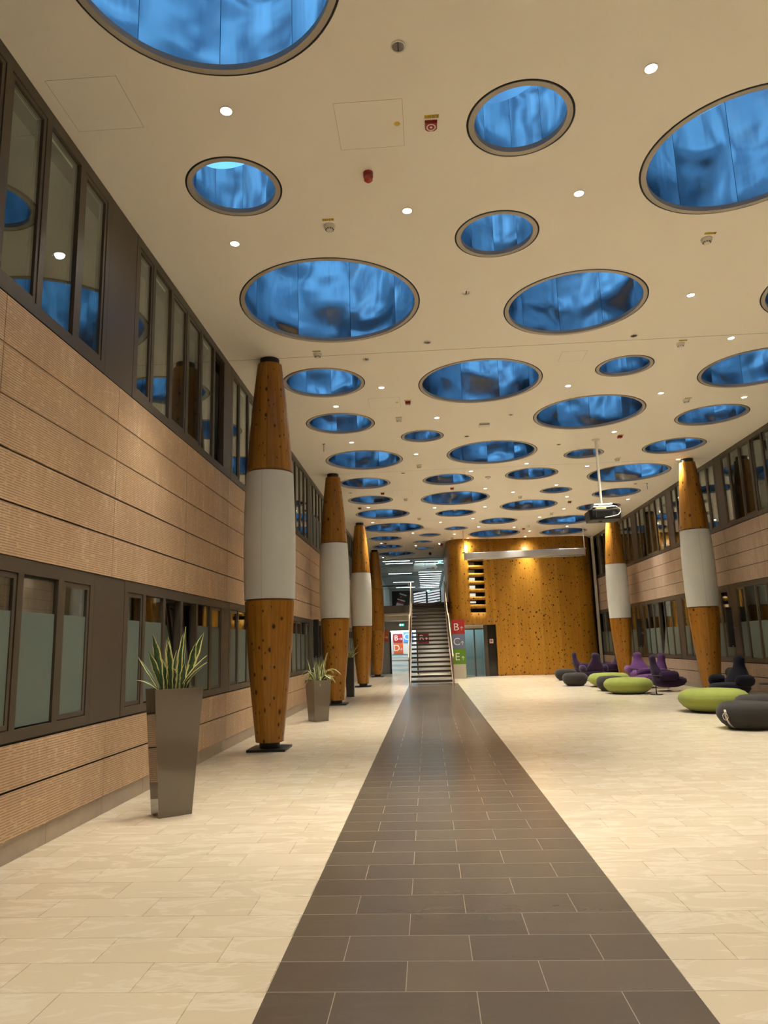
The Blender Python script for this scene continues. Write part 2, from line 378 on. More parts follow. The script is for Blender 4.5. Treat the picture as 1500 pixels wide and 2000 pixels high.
# ------------------------------------------------------------------ cladding walls
JL = [-5.3,-3.25,-1.2,.85,2.9,4.95,7.0,9.18,11.19,13.25,15.3,17.35,19.4,21.45,23.5,25.6,27.6,29.7,31.7,33.8,35.9]
JR = [-5.1,-3.1,-1,1,3,5,7.1,9.1,11.1,13.1,15.15,17.2,19.21,21.25,23.28,25.3,27.35,29.4,31.4,33.4]
def cladding(name, xw, sgn, y0, y1, joints, bands, mat, label):
    b = MB(); js = [y0]+[j for j in joints if y0 < j < y1]+[y1]
    for za, zb, n in bands:
        h = (zb-za)/n
        for k in range(n):
            for a, c in zip(js, js[1:]):
                x0, x1 = sorted((xw, xw-sgn*.03))
                b.box(x0, x1, a+.004, c-.004, za+k*h+(.008 if k else .002), za+(k+1)*h-(.008 if k < n-1 else .016))
    o = struct(name, b, mat, label)
    bk = MB()
    for za, zb, n in bands: 
        x0, x1 = sorted((xw-sgn*.02, xw-sgn*.35)); bk.box(x0, x1, y0, y1, za, zb)
    struct(name+'_backing', bk, M['gap'], 'dark substructure behind the stone cladding')
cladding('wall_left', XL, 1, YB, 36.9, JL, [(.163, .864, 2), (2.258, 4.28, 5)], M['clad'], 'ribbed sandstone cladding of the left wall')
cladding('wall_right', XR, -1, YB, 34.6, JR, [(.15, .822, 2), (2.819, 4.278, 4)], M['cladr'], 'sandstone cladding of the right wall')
b = MB()
for a in range(int(YB), 37): b.box(XL-.35, XL-.012, a+.002, min(a+1, 36.9)-.002, 0, .16)
struct('baseboard_left', b, M['skirt'], 'beige stone skirting along the left wall')
b = MB()
for a in range(int(YB), 35): b.box(XR+.012, XR+.35, a+.002, min(a+1, 34.6)-.002, 0, .147)
struct('baseboard_right', b, M['skirt'], 'beige stone skirting along the right wall')
struct('wall_back', MB().box(XL-.4, XR+.4, YB-.2, YB, 0, ZC), M['white'], 'plain wall behind the camera')
# dim rooms behind the windows
def room(name, x0, x1, y0, y1, zs):
    b = MB()
    for za, zb in zs:
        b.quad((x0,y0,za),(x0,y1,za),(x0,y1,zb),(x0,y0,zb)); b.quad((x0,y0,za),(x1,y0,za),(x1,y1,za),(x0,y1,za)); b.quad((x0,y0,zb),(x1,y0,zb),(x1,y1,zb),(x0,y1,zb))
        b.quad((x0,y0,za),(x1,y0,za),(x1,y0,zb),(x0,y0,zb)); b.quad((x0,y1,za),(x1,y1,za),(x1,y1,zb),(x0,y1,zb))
    struct(name, b, M['room'], 'dim rooms behind the windows')
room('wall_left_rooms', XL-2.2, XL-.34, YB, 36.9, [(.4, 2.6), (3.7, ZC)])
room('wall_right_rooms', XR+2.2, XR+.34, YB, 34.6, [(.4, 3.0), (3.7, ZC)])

# ------------------------------------------------------------------ window bands
OPEN = [(.08,.50,'s'),(.58,1.12,'f'),(1.20,1.74,'s'),(1.82,2.36,'s'),(2.44,2.98,'f'),(3.07,3.57,'s')]
CACHE = {}
def cm(key, fn):
    if key not in CACHE: CACHE[key] = fn()
    return CACHE[key]
WN = [0]
def window(side, y0, z0, H, o0, o1, frost, tilt=(), turn=(), label=''):
    W = 3.65; WN[0] += 1
    if side == 'L': t = thing(f'window_{WN[0]}', label, 'window', (XL-.006, y0, z0), 0, None, 'structure')
    else: t = thing(f'window_{WN[0]}', label, 'window', (XR+.006, y0+W, z0), PI, None, 'structure')
    kf = (round(H, 3), round(o0, 3), round(o1, 3))
    def fr():
        b = MB(); b.box(-.09, 0, 0, W, .003, o0).box(-.09, 0, 0, W, o1, H-.003)
        e = [0]+[v for a, c, k in OPEN for v in (a, c)]+[W]
        for a, c in zip(e[::2], e[1::2]): b.box(-.09, 0, a, c, o0, o1)
        return b.mesh('frame', M['frame'])
    link('frame', cm(('fr',)+kf, fr), t)
    for i, (a, c, k) in enumerate(OPEN):
        w = c-a; h = o1-o0
        piv = (-.03, a, o0)
        rot = (0, 0, 0)
        if i in tilt: rot = (0, -.16, 0)
        if i in turn: rot = (0, 0, .75)
        m = .045 if k == 's' else .012
        def sash():
            b = MB(); g = .006
            b.box(-.045, .022, g, w-g, g, m).box(-.045, .022, g, w-g, h-m, h-g).box(-.045, .022, g, m, m, h-m).box(-.045, .022, w-m, w-g, m, h-m)
            return b.mesh('sash', M['frame'])
        if k == 's': link('sash', cm(('sa', round(w, 3), round(h, 3)), sash), t, piv, rot)
        def gp(): return MB().box(-.002, .008, m, w-m, m, h-m).mesh('pane', M['glass'])
        link('pane', cm(('pa', round(w, 3), round(h, 3), k), gp), t, piv, rot)
        if frost:
            def fp(): return MB().box(.0085, .013, m, w-m, m, frost-o0).mesh('frosted_film', M['frost'])
            link('frosted_film', cm(('fi', round(w, 3), round(frost-o0, 3), k), fp), t, piv, rot)
        if rot != (0, 0, 0):
            pass
    # sealing strip (dark shadow gap) behind sashes
    def gs():
        b = MB()
        for a, c, k in OPEN:
            if k == 's': b.box(-.088, -.079, a, a+.03, o0, o1).box(-.088, -.079, c-.03, c, o0, o1).box(-.088, -.079, a+.03, c-.03, o0, o0+.03).box(-.088, -.079, a+.03, c-.03, o1-.03, o1)
        return b.mesh('seal', M['gap'])
    link('seal', cm(('se',)+kf, gs), t)
TN = [0]
def spandrel(side, y0, y1, z0, z1):
    TN[0] += 1
    x0, x1 = (XL-.09, XL-.008) if side == 'L' else (XR+.008, XR+.09)
    struct(f'trim_{TN[0]}', MB().box(x0, x1, y0+.006, y1-.006, z0+.003, z1-.003), M['frame'], 'flat bronze metal panel between the window groups')
UL = [-1.02, 3.0, 7.34, 11.36, 15.57, 19.59, 23.8, 27.82, 32.03]
ULabel = ['upper', 'lower']
zu = (4.28, 1.986, .11, 1.87)
pos_txt = ['behind the camera', 'nearest the camera', 'before the nearest column', 'past the nearest column', 'before the second column', 'past the second column', 'before the third column', 'past the third column', 'before the fourth column']
for i, y in enumerate(UL):
    window('L', y, zu[0], zu[1], zu[2], zu[3], 0 if i < 5 else 1.0, turn=(5,) if i in (2, 5) else (), tilt=(2,) if i == 6 else (), label=f'upper band window group on the left wall {pos_txt[i]}')
    window('L', y, .864, 1.394, .09, 1.276, .981, tilt=(2, 3) if i in (2, 5) else (), label=f'lower band window group on the left wall {pos_txt[i]}')
ends = [(YB, UL[0])]+[(UL[i]+3.65, UL[i+1]) for i in range(len(UL)-1)]+[(UL[-1]+3.65, 36.9)]
for a, c in ends: spandrel('L', a, c, 4.28, ZC); spandrel('L', a, c, .864, 2.258)
UR = [11.37, 15.37, 19.39, 23.42, 27.5, 31.5]
pr = ['out of the right edge', 'before the nearest right column', 'past the nearest right column', 'before the second right column', 'past the second right column', 'beside the timber end wall']
for i, y in enumerate(UR[:5]):
    window('R', y, 4.28, 1.986, .11, 1.87, 0, turn=(3, 4) if i == 1 else (), label=f'upper band window group on the right wall {pr[i]}')
    window('R', y, .822, 1.997, .11, 1.865, 1.01, tilt=(3,) if i == 3 else (), label=f'lower band window group on the right wall {pr[i]}')
window('R', 30.95+.36, 4.28, 1.986, .11, 1.87, 0, label='upper band window group on the right wall beside the timber end wall')
window('R', 30.95+.36, .822, 1.997, .11, 1.865, 1.01, label='lower band window group on the right wall beside the timber end wall')
ends = [(YB, UR[0])]+[(UR[i]+3.65, UR[i+1]) for i in range(4)]+[(31.15, 31.31)]
for a, c in ends: spandrel('R', a, c, 4.28, ZC); spandrel('R', a, c, .822, 2.819)

# ------------------------------------------------------------------ columns
def column(x, y, label, sleeve=True):
    t = thing('timber_column', label, 'column', (x, y, 0), 0, None)
    MB().box(-.29, .29, -.29, .29, 0, .035).build('base_plate', M['black'], t, bevel=.004)
    MB().cyl(.155, .035, .14, seg=32).build('base_post', M['black'], t, smooth=True)
    def prof(z):      # spindle radius
        P = [(.12, .212), (.6, .262), (1.2, .322), (1.8, .364), (2.26, .388), (2.8, .402), (3.2, .404), (3.7, .396), (4.30, .372), (4.9, .330), (5.5, .275), (6.16, .202)]
        for (a, ra), (c, rc) in zip(P, P[1:]):
            if a <= z <= c:
                f = (z-a)/(c-a); f2 = f; return ra+(rc-ra)*f2
        return P[-1][1] if z > 5 else P[0][1]
    def seg(z0, z1, n, dr=0): return [(0, z0)]+[(prof(z0+(z1-z0)*i/n)+dr, z0+(z1-z0)*i/n) for i in range(n+1)]+[(0, z1)]
    if sleeve:
        MB().lathe(seg(.12, 2.235, 8), 26).build('lower_staves', M['wood'], t)
        MB().lathe([(0, 2.2), (.362, 2.2), (.362, 2.30), (0, 2.30)], 40).build('shadow_joint', M['brownwood'], t, smooth=True)
        s = MB().lathe(seg(2.262, 4.285, 12, .006), 64).build('fabric_sleeve', M['fabricw'], t, smooth=True)
        for a in (-1.68, .42, 2.5):
            pts = [(cos(a)*(prof(z)+.0055), sin(a)*(prof(z)+.0055), z) for z in [2.27+2.0*i/10 for i in range(11)]]
            MB().tube(pts, .0022, 6).build('seam', M['grey'], s)
        MB().lathe([(0, 4.27), (.352, 4.27), (.352, 4.33), (0, 4.33)], 40).build('shadow_joint', M['brownwood'], t, smooth=True)
        MB().lathe(seg(4.315, 6.16, 8), 26).build('upper_staves', M['wood'], t)
    else:
        MB().lathe(seg(.12, 2.25, 8), 26).build('lower_staves', M['wood'], t)
        MB().lathe(seg(2.262, 4.285, 8), 26).build('middle_staves', M['wood'], t)
        MB().lathe(seg(4.30, 6.16, 8), 26).build('upper_staves', M['wood'], t)
    MB().cyl(.157, 6.14, ZC-.001, seg=32).build('top_collar', M['black'], t, smooth=True)
column(-2.46, 11.17, 'nearest spindle timber column by the left wall with off-white middle sleeve')
column(-2.48, 19.38, 'second left timber column with white sleeve, behind the shorter taupe planter')
column(-2.50, 27.6, 'third left timber column with white sleeve, lit bright down its right side')
column(-2.52, 35.8, 'farthest left column, all brown timber with no white sleeve, beside the balcony', False)
column(7.26, 19.38, 'nearest right timber column with white sleeve, behind the large green pouf')
column(7.26, 27.6, 'second right timber column with white sleeve, under the projector and by purple chairs')

# ------------------------------------------------------------------ timber end wall (plan curve), with openings
CP = [(1.17, 39.4), (1.17, 34.2), (1.19, 33.65), (1.30, 33.28), (1.55, 33.07), (1.85, 33.05), (2.25, 33.17), (2.7, 33.33), (3.2, 33.46), (3.8, 33.47), (4.5, 33.42), (5.3, 33.38), (6.0, 33.40), (6.7, 33.46), (7.2, 33.56), (7.5, 33.70), (7.66, 33.95), (7.70, 34.6)]
def wy(x):
    for (a, ya), (c, yc) in zip(CP[3:-2], CP[4:-1]):
        if a <= x <= c: return ya+(yc-ya)*(x-a)/(c-a)
    return 33.4
xs = sorted(set([1.30, 1.55, 1.85, 1.97, 2.25, 2.69, 3.12]+[round(1.30+.1*i, 3) for i in range(1, 59)]+[7.2]))
xs = [x for x in xs if 1.30 <= x <= 7.2]
plan = CP[:3]+[(x, wy(x)) for x in xs]+CP[15:]
SL = [(5.03, 5.23), (4.67, 4.87), (4.31, 4.51), (3.95, 4.15), (3.59, 3.79), (3.23, 3.43), (2.87, 3.05)]
zz = sorted(set([0, .08, 2.30, ZC]+[v for a in SL for v in a]))
b = MB(); grid = [[b.b.verts.new((x, y, z)) for z in zz] for x, y in plan]
for i in range(len(plan)-1):
    xm = (plan[i][0]+plan[i+1][0])/2
    for k in range(len(zz)-1):
        zm = (zz[k]+zz[k+1])/2
        if plan[i][1] < 33.9 and 1.30 < xm < 3.12 and zm < 2.30: continue
        if 1.97 < xm < 2.69 and any(a < zm < c for a, c in SL): continue
        b.b.faces.new((grid[i][k], grid[i+1][k], grid[i+1][k+1], grid[i][k+1]))
wall = b.build('wall_end', M['woodwall'], smooth=True); tag(wall, 'curved knotty pine end wall', 'building', None, 'structure')
sol = wall.modifiers.new('thick', 'SOLIDIFY'); sol.thickness = -.12; sol.offset = 1
TN[0] += 1
for z in (2.52, 3.545):
    b = MB(); pp = [(x, y-.004) for x, y in plan if 1.19 <= x <= 7.6 and y < 34]
    for (xa, ya), (xb, yb) in zip(pp, pp[1:]): b.prism([(xa, ya, z-.012), (xb, yb, z-.012), (xb, yb+.03, z-.012), (xa, ya+.03, z-.012)], [(xa, ya, z), (xb, yb, z), (xb, yb+.03, z), (xa, ya+.03, z)])
    struct(f'trim_{TN[0]}', b, M['woodwall'], 'thin timber ledge across the pine wall'); TN[0] += 1
b = MB(); pp = [(x, y-.015) for x, y in plan if 3.12 <= x <= 7.66 and y < 34.2]
for (xa, ya), (xb, yb) in zip(pp, pp[1:]): b.prism([(xa, ya, 0), (xb, yb, 0), (xb, yb+.05, 0), (xa, ya+.05, 0)], [(xa, ya, .08), (xb, yb, .08), (xb, yb+.05, .08), (xa, ya+.05, .08)])
struct('baseboard_end', b, M['black'], 'dark plinth under the pine wall')
b = MB(); pp = [(x, y-.006) for x, y in plan if 4.24 <= x <= 7.1 and y < 34]
for (xa, ya), (xb, yb) in zip(pp, pp[1:]): b.prism([(xa, ya, 6.17), (xb, yb, 6.17), (xb, yb+.05, 6.17), (xa, ya+.05, 6.17)], [(xa, ya, 6.25), (xb, yb, 6.25), (xb, yb+.05, 6.25), (xa, ya+.05, 6.25)])
struct(f'trim_{TN[0]}', b, M['fascia'], 'grey air slot along the top of the pine wall'); TN[0] += 1
struct(f'trim_{TN[0]}', MB().box(7.80, 7.90, 33.55, 33.7, 0, ZC), M['guard'], 'pale grey upright where the pine wall meets the right wall'); TN[0] += 1
struct('wall_right_return', MB().box(7.66, XR+.3, 34.3, 34.6, 0, ZC), M['backing'], 'dark return behind the pine wall')
struct('wall_end_sky_block', MB().box(1.35, XR+.6, 36.0, 36.1, 0, ZC).box(1.29, 1.35, 34.4, 36.1, 0, ZC).box(1.29, XR+.6, 34.0, 36.1, 3.0, 3.02) , M['backing'], 'added dark box behind the pine wall to shut out sky')  # dark box added so no sky shows through the slots
# slot niches
for i, (za, zb) in enumerate(SL):
    WN[0] += 1
    t = thing(f'window_{WN[0]}', ['topmost slot in the pine wall, grey on its left half', 'second slot from the top in the pine wall', 'third slot from the top in the pine wall', 'fourth slot down the pine wall', 'fifth slot down the pine wall', 'sixth slot down the pine wall with a thin white bar', 'lowest slot in the pine wall, all dark'][i], 'window', (2.33, 33.21, (za+zb)/2), .33, None, 'structure')
    h = (zb-za)/2
    MB().box(-.48, .48, .30, .34, -h-.02, h+.02).build('back_panel', M['black'], t)
    MB().box(-.48, -.44, -.1, .34, -h-.02, h+.02).box(.44, .48, -.1, .34, -h-.02, h+.02).box(-.48, .48, .0, .30, h, h+.02).box(-.48, .48, .0, .30, -h-.02, -h).build('reveal', M['backing'], t)
    if i < 6:
        MB().box(-.34, .02, .18, .22, -h+.02 if i != 5 else -.02, h-.035 if i != 5 else .06).build('lit_panel', M['niche'] if i > 1 else (M['grey'] if i == 0 else M['white2']), t)
# round vents
for i, (x, r) in enumerate(((4.58, .30), (5.35, .26), (6.16, .27), (6.94, .26))):
    t = thing('round_vent', ['first round black vent from the left behind the screen box', 'second round black vent from the left behind the screen box', 'third round black vent from the left behind the screen box', 'fourth round black vent, nearest the right wall'][i], 'vent', (x, wy(x)-.01, 5.42), 0, 'round vents in the pine wall')
    b = MB().lathe([(r, 0), (r, .05), (r-.035, .05), (r-.035, 0)], 40, closed=True); o = b.build('ring', M['backing'], t, smooth=True, rot=(PI/2, 0, 0))
    MB().lathe([(0, .012), (r-.034, .012), (r-.034, 0), (0, 0)], 40).build('grille', M['black'], t, smooth=True, rot=(PI/2, 0, 0))
# lift
t = thing('elevator', 'glass lift doors with dark side panel set in the pine wall', 'elevator', (2.2, 33.52, 0))
MB().box(-.90, -.82, -.05, .05, 0, 2.13).box(-.09, -.03, -.06, .04, 0, 2.13).box(.37, .46, -.08, .06, 0, 2.30).box(.46, .54, -.04, .06, 0, 2.30).build('door_frame', M['frame'], t)
MB().box(-.90, .37, -.06, .05, 2.16, 2.28).build('header', M['cream'], t)
MB().box(-.90, .37, -.03, .05, 2.10, 2.16).build('top_track', M['fascia'], t)
for a, c in ((-.82, -.09), (-.03, .37)): MB().box(a, c, -.012, .012, .03, 2.10).build('door', M['liftglass'], t)
MB().box(-.90, .37, .05, .09, 0, .03).build('sill', M['steel'], t)
q = MB().box(.54, .92, -.02, .04, 0, 2.30).build('dark_panel', plain('black_glass', (.02, .017, .014), .08), t)
q['label'] = 'black glass side panel'
MB().box(-.95, .45, 1.50, 1.54, 0, 2.5).box(-.97, -.93, .12, 1.5, 0, 2.5).box(.41, .45, .12, 1.5, 0, 2.5).box(-.95, .45, .12, 1.54, 2.46, 2.5).box(-.95, .45, .12, 1.54, -.02, .01).build('cabin', M['liftwall'], t)
MB().box(-.7, .2, .5, 1.1, 2.43, 2.455).build('cabin_light', emit('cabin_glow', (.75, .95, 1), 5), t)
t = thing('notice', 'small white notice with a red mark on the dark lift panel', 'sign', (2.2+.71, 33.50-.03, 1.56))
MB().box(-.085, .085, 0, .008, -.095, .095).build('sheet', M['paper'], t)
MB().lathe([(.055, 0), (.055, .004), (.035, .004), (.035, 0)], 24, closed=True).build('red_mark', M['red'], t, loc=(0, 0, .01), rot=(PI/2, 0, 0))
MB().box(-.03, .03, -.004, 0, -.012, .03).build('print', M['signwine'], t)

# ------------------------------------------------------------------ far end: slab, corridor, lower lobby
ZS = 3.33+.14
struct('wall_left_far', MB().box(XL-.3, XL+.02, 36.9, 41.2, 0, ZC).box(XL-.3, XL-.1, 39.6, 62, ZC-3, ZC), M['white'], 'pale wall beyond the last left column')
b = MB().box(XL, 1.17, 36.3, 62, ZS-.36, ZS).box(-.74, 1.17, 34.58, 36.3, ZS-.36, ZS)
struct('floor_upper', b, M['fascia'], 'upper floor slab with dark fascia')
struct('ceiling_lobby', MB().box(XL, 1.17, 36.35, 41.5, 2.98, 3.1).box(-2.2, -1.0, 37.0, 38.6, 2.75, 2.98), M['white2'], 'soffit under the upper floor')
struct('wall_lobby_left', MB().box(XL, -2.02, 39.2, 39.3, 0, 2.98), M['grey'], 'grey wall of the lower lobby left of the bright panel')
struct('wall_lobby_top', MB().box(-2.02, 1.17, 39.2, 39.3, 2.28, 2.98), M['grey'], 'grey wall above the bright lobby opening')
struct('wall_lobby_right', MB().box(-.56, 1.17, 38.0, 38.1, 0, 2.98), M['grey'], 'grey wall behind the stairs')
struct('trim_lobby', MB().box(-2.06, -1.98, 39.15, 39.2, 0, 2.2).box(-.60, -.54, 37.95, 38.1, 0, 2.3), M['backing'], 'dark uprights beside the bright lobby opening')
struct('wall_lobby_end', MB().box(XL, 1.17, 41.3, 41.4, 0, 3.0), M['white'], 'bright white wall of the lower lobby')
b = MB()
for z, w in ((.98, .012), (.66, .012)): b.box(-2.1, -.6, 41.27, 41.3, z-w, z+w)
struct('trim_lobby_rails', b, M['steel'], 'thin rails across the bright lobby wall')
b = MB()
for z, w in ((.86, .04), (.42, .05), (.16, .04)): b.box(-2.1, -.6, 41.28, 41.3, z-w, z+w)
struct('trim_lobby_bands', b, M['signblue'] if False else plain('pale_blue_band', (.58, .70, .74), .5), 'pale blue bands on the bright lobby wall')
# corridor shell
struct('wall_corridor_left', MB().box(XL-.1, XL+.02, 39.45, 62, ZS, 6.21), M['white'], 'white left wall of the upper corridor')
struct('wall_corridor_right', MB().box(1.30, 1.42, 39.45, 62, ZS, 6.21), M['white'], 'white right wall of the upper corridor')
struct('wall_corridor_end', MB().box(XL, 1.4, 61.9, 62, ZS, 6.21), M['white'], 'white end wall of the upper corridor')
struct('ceiling_corridor', MB().box(XL-.1, 1.42, 39.45, 62, 6.21, 6.3), M['white'], 'white ceiling of the upper corridor')
struct('trim_corridor_beams', MB().box(XL, 1.3, 43.2, 43.5, 5.85, 6.21).box(XL, 1.3, 49.0, 49.2, 6.1, 6.21), M['white2'], 'shallow beams across the corridor ceiling')
WN[0] += 1
t = thing(f'window_{WN[0]}', 'glass partition closing the upper corridor', 'window', (0, 39.5, 0), 0, None, 'structure')
MB().box(XL+.02, 1.30, -.006, .006, ZS+1.05, 6.19).build('pane', M['clear'], t)
MB().box(XL, 1.30, -.03, .03, 6.19, 6.235).build('top_rail', M['fascia'], t)
# corridor strip lights
rows = [(-2.38, -.84, 40.3), (-2.30, -.70, 41.5), (-.56, 1.05, 40.9), (-.50, 1.10, 42.2), (-2.45, -.88, 47.5), (-2.45, -.88, 54.2), (-2.45, -.88, 59.2)]+[(-.44, 1.10, 46.9+1.63*i) for i in range(9)]
for i, (a, c, y) in enumerate(rows):
    side = 'right' if a > -1 else 'left'
    k = sum(1 for j in range(i) if (rows[j][0] > -1) == (a > -1))
    t = thing('strip_light', f'white linear ceiling light of the upper corridor, {ORD[k]} from the front on the {side}', 'ceiling light', ((a+c)/2, y, 6.21), 0, 'linear lights of the upper corridor')
    w = (c-a)/2
    MB().box(-w, w, -.075, .075, -.02, 0).build('housing', M['white'], t)
    MB().box(-w+.01, w-.01, -.06, .06, -.026, -.019).build('diffuser', M['strip'], t)
# signboards in the corridor
for i, (a, c) in enumerate(((-.64, -.02), (.03, .64))):
    t = thing('hanging_sign', ['left white text board hanging below the corridor ceiling', 'right white text board with a blue and a red field at its foot'][i], 'sign', ((a+c)/2, 41.0, 5.92), 0, 'white boards hanging in the corridor')
    w = (c-a)/2
    MB().box(-w, w, -.02, .02, -.17, .17).build('board', M['white'], t)
    for x in (-w*.7, w*.7): MB().tube([(x, 0, .17), (x, 0, .29)], .006, 6).build('hanger', M['steel'], t)
    b = MB()
    for k in range(5): b.box(-w*.85, w*(.7-.2*(k % 2)), -.023, -.02, .11-.045*k, .118-.045*k)
    b.build('text_lines', M['grey'], t)
    if i:
        MB().box(-w*.8, -.03, -.024, -.02, -.15, -.10).build('blue_field', M['signsky'], t)
        MB().box(.02, w*.7, -.024, -.02, -.14, -.09).build('red_field', M['signorange'], t)
def exit_sign(x, y, z, label, w=.15, hang=None):
    t = thing('exit_sign', label, 'exit sign', (x, y, z))
    MB().box(-w, w, -.03, .03, -w*.5, w*.5).build('housing', M['white'], t)
    MB().box(-w*.96, w*.96, -.034, -.03, -w*.46, w*.46).build('green_face', M['exitg'], t)
    MB().box(-w*.2, w*.3, -.037, -.034, -.012, .012).prism([(w*.25, -.037, -.05*w/.15), (w*.25, -.037, .05*w/.15), (w*.6, -.037, 0)], [(w*.25, -.034, -.05*w/.15), (w*.25, -.034, .05*w/.15), (w*.6, -.034, 0)]).build('arrow', M['exitw'], t)
    MB().box(-w*.85, -w*.45, -.037, -.034, -w*.4, w*.4).build('door_symbol', M['exitw'], t)
    if hang: MB().tube([(0, 0, w*.5), (0, 0, hang)], .008, 6).build('hanger', M['steel'], t)
exit_sign(.87, 41.0, 6.09, 'green exit sign near the front of the upper corridor', .11, .12)
exit_sign(.22, 60.9, 5.97, 'small green exit sign at the far end of the upper corridor', .15, .24)
exit_sign(-1.36, 38.6, 2.56, 'green exit sign above the bright lobby opening under the balcony', .13, .19)
M['bar'] = emit('added_bar_glow', (.9, .97, 1), .75)  # glow added to the white bars, too dim under the corridor strips
# louvre stripes at the end of the corridor
t = thing('louvre_screen', 'dark screen with tilted white bars with added glow at the end of the upper corridor', 'wall panel', (.06, 61.8, 4.7))
MB().box(-1.2, 1.2, 0, .06, -1.2, 1.33).build('backboard', M['ink'], t)
for half, x0, x1 in ((0, -1.13, -.08), (1, .08, 1.13)):
    for k in range(7):
        z = 1.08-.22*k+(.0 if half == 0 else .12)
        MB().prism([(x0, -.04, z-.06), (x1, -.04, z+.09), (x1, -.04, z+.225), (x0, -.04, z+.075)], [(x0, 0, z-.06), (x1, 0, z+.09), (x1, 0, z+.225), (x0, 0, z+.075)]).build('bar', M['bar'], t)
t = thing('tilted_banner', 'tilted black, white and red banner in front of the dark corridor door', 'banner', (-2.15, 61.7, 5.3), 0)
MB().box(-.36, .36, 0, .03, -1.88, .75).build('sheet', M['ink'], t, rot=(0, .32, 0))
MB().box(-.30, .30, -.01, 0, -.62, -.30).box(-.34, .34, -.01, 0, -.05, .05).box(-.3, .34, -.01, 0, .45, .55).build('white_print', M['white'], t, rot=(0, .32, 0))
MB().box(-.30, .30, -.01, 0, -.30, -.12).box(-.2, .0, -.012, 0, .15, .35).build('red_print', M['signred'], t, rot=(0, .32, 0))
struct('door_1', MB().box(-2.95, -1.35, 61.84, 61.9, ZS, 6.1), M['backing'], 'dark glazed door at the end of the upper corridor')
t = thing('corridor_plant', 'small green plant on a pale stand at the right of the corridor end', 'plant', (1.06, 60.5, ZS))
MB().lathe([(0, 0), (.14, 0), (.18, 1.15), (0, 1.15)], 16).build('stand', M['white2'], t, smooth=True)
b = MB()
for k in range(26):
    a = R_.uniform(0, 2*PI); r = R_.uniform(.05, .2); z = 1.2+R_.uniform(0, .45); d = Vector((cos(a)*r, sin(a)*r, z))
    b.prism([d+Vector((-.05, 0, 0)), d+Vector((0, -.03, .07)), d+Vector((.05, 0, .0))], [d+Vector((-.05, .01, .01)), d+Vector((0, -.02, .08)), d+Vector((.05, .01, .01))])
b.build('foliage', plain('plant_green', (.03, .12, .02), .5), t)
# lobby lamp panel (lights the bright lower lobby)
t = thing('lobby_light', 'bright ceiling light hidden behind the lobby lintel', 'ceiling light', (-1.35, 40.3, 2.96))
MB().box(-.7, .7, -.8, .8, -.03, 0).build('housing', M['white'], t)
MB().box(-.68, .68, -.78, .78, -.036, -.03).build('diffuser', emit('lobby_glow', (.86, .97, 1), 11), t)

# ------------------------------------------------------------------ lettered signs
def arrow(mb_name, parent, loc, size, rot, mat, w=.07):
    b = MB(); h = size
    b.box(-h*w, h*w, 0, .004, -h*.5, h*.45)
    for s in (-1, 1):
        b.prism([(0, 0, h*.52), (0, 0, h*(.52-.2)), (s*h*.36, 0, h*.05), (s*h*.40, 0, h*.15)][::s], [(0, .004, h*.52), (0, .004, h*(.52-.2)), (s*h*.36, .004, h*.05), (s*h*.40, .004, h*.15)][::s])
    return b.build(mb_name, mat, parent, loc, rot=rot)
t = thing('wayfinding_totem', 'upright sign stele with red B, blue C and green E panels right of the stairs', 'sign', (1.345, 31.82, 0))
MB().box(-.275, .275, 0, .13, .012, .61).build('steel_base', M['flute'], t, bevel=.01)
MB().box(-.27, .27, .0, .13, 0, .012).build('plinth', M['steel'], t)
for ch, mk, za, zb in (('B', 'signred', 1.905, 2.53), ('C', 'signblue', 1.265, 1.905), ('E', 'signgreen', .61, 1.265)):
    p = MB().box(-.282, .282, -.004, .132, za+.001, zb-.001).build('panel', M[mk], t); p['label'] = {'B': 'dark red panel', 'C': 'slate blue panel', 'E': 'green panel'}[ch]
    zc = (za+zb)/2
    letters(ch, .45, M['letter'], 'letter', p, (-.085, -.007, zc-.02), (PI/2, 0, 0))
    arrow('arrow', p, (.155, -.009, zc-.07), .17, (0, 0, 0), M['letter'], .06)
def wall_sign(x0, x1, z0, z1, y, mk, ch, label, arr='r', shift=0):
    t = thing('direction_sign', label, 'sign', ((x0+x1)/2, y, (z0+z1)/2)); w, h = (x1-x0)/2, (z1-z0)/2
    MB().box(-w, w, 0, .02, -h, h).build('panel', M[mk], t)
    if ch: letters(ch, h*1.75, M['letter'], 'letter', t, (-w*.36, -.003, 0), (PI/2, 0, 0))
    arrow('arrow', t, (w*.55, -.006, -h*.2), w*.7, (0, PI/2, 0) if arr == 'r' else (0, 0, 0), M['letter'], .08)
wall_sign(-1.97, -1.43, 1.66, 2.13, 41.24, 'signred', 'B', 'bright red B sign with right arrow on the white lobby wall')
wall_sign(-1.37, -.83, 1.66, 2.22, 41.24, 'signsky', 'C', 'light blue C sign partly hidden by the stairs')
wall_sign(-1.96, -1.42, 1.04, 1.62, 41.24, 'signorange', 'D', 'orange D sign with right arrow below the red B sign')
wall_sign(-.51, .06, 1.56, 2.08, 37.97, 'signwine', 'B', 'dark red B sign seen through the stair treads', 'u')
wall_sign(-2.62, -2.13, 1.70, 2.30, 39.17, 'signorange', '', 'orange sign with white arrow beside the farthest left column')

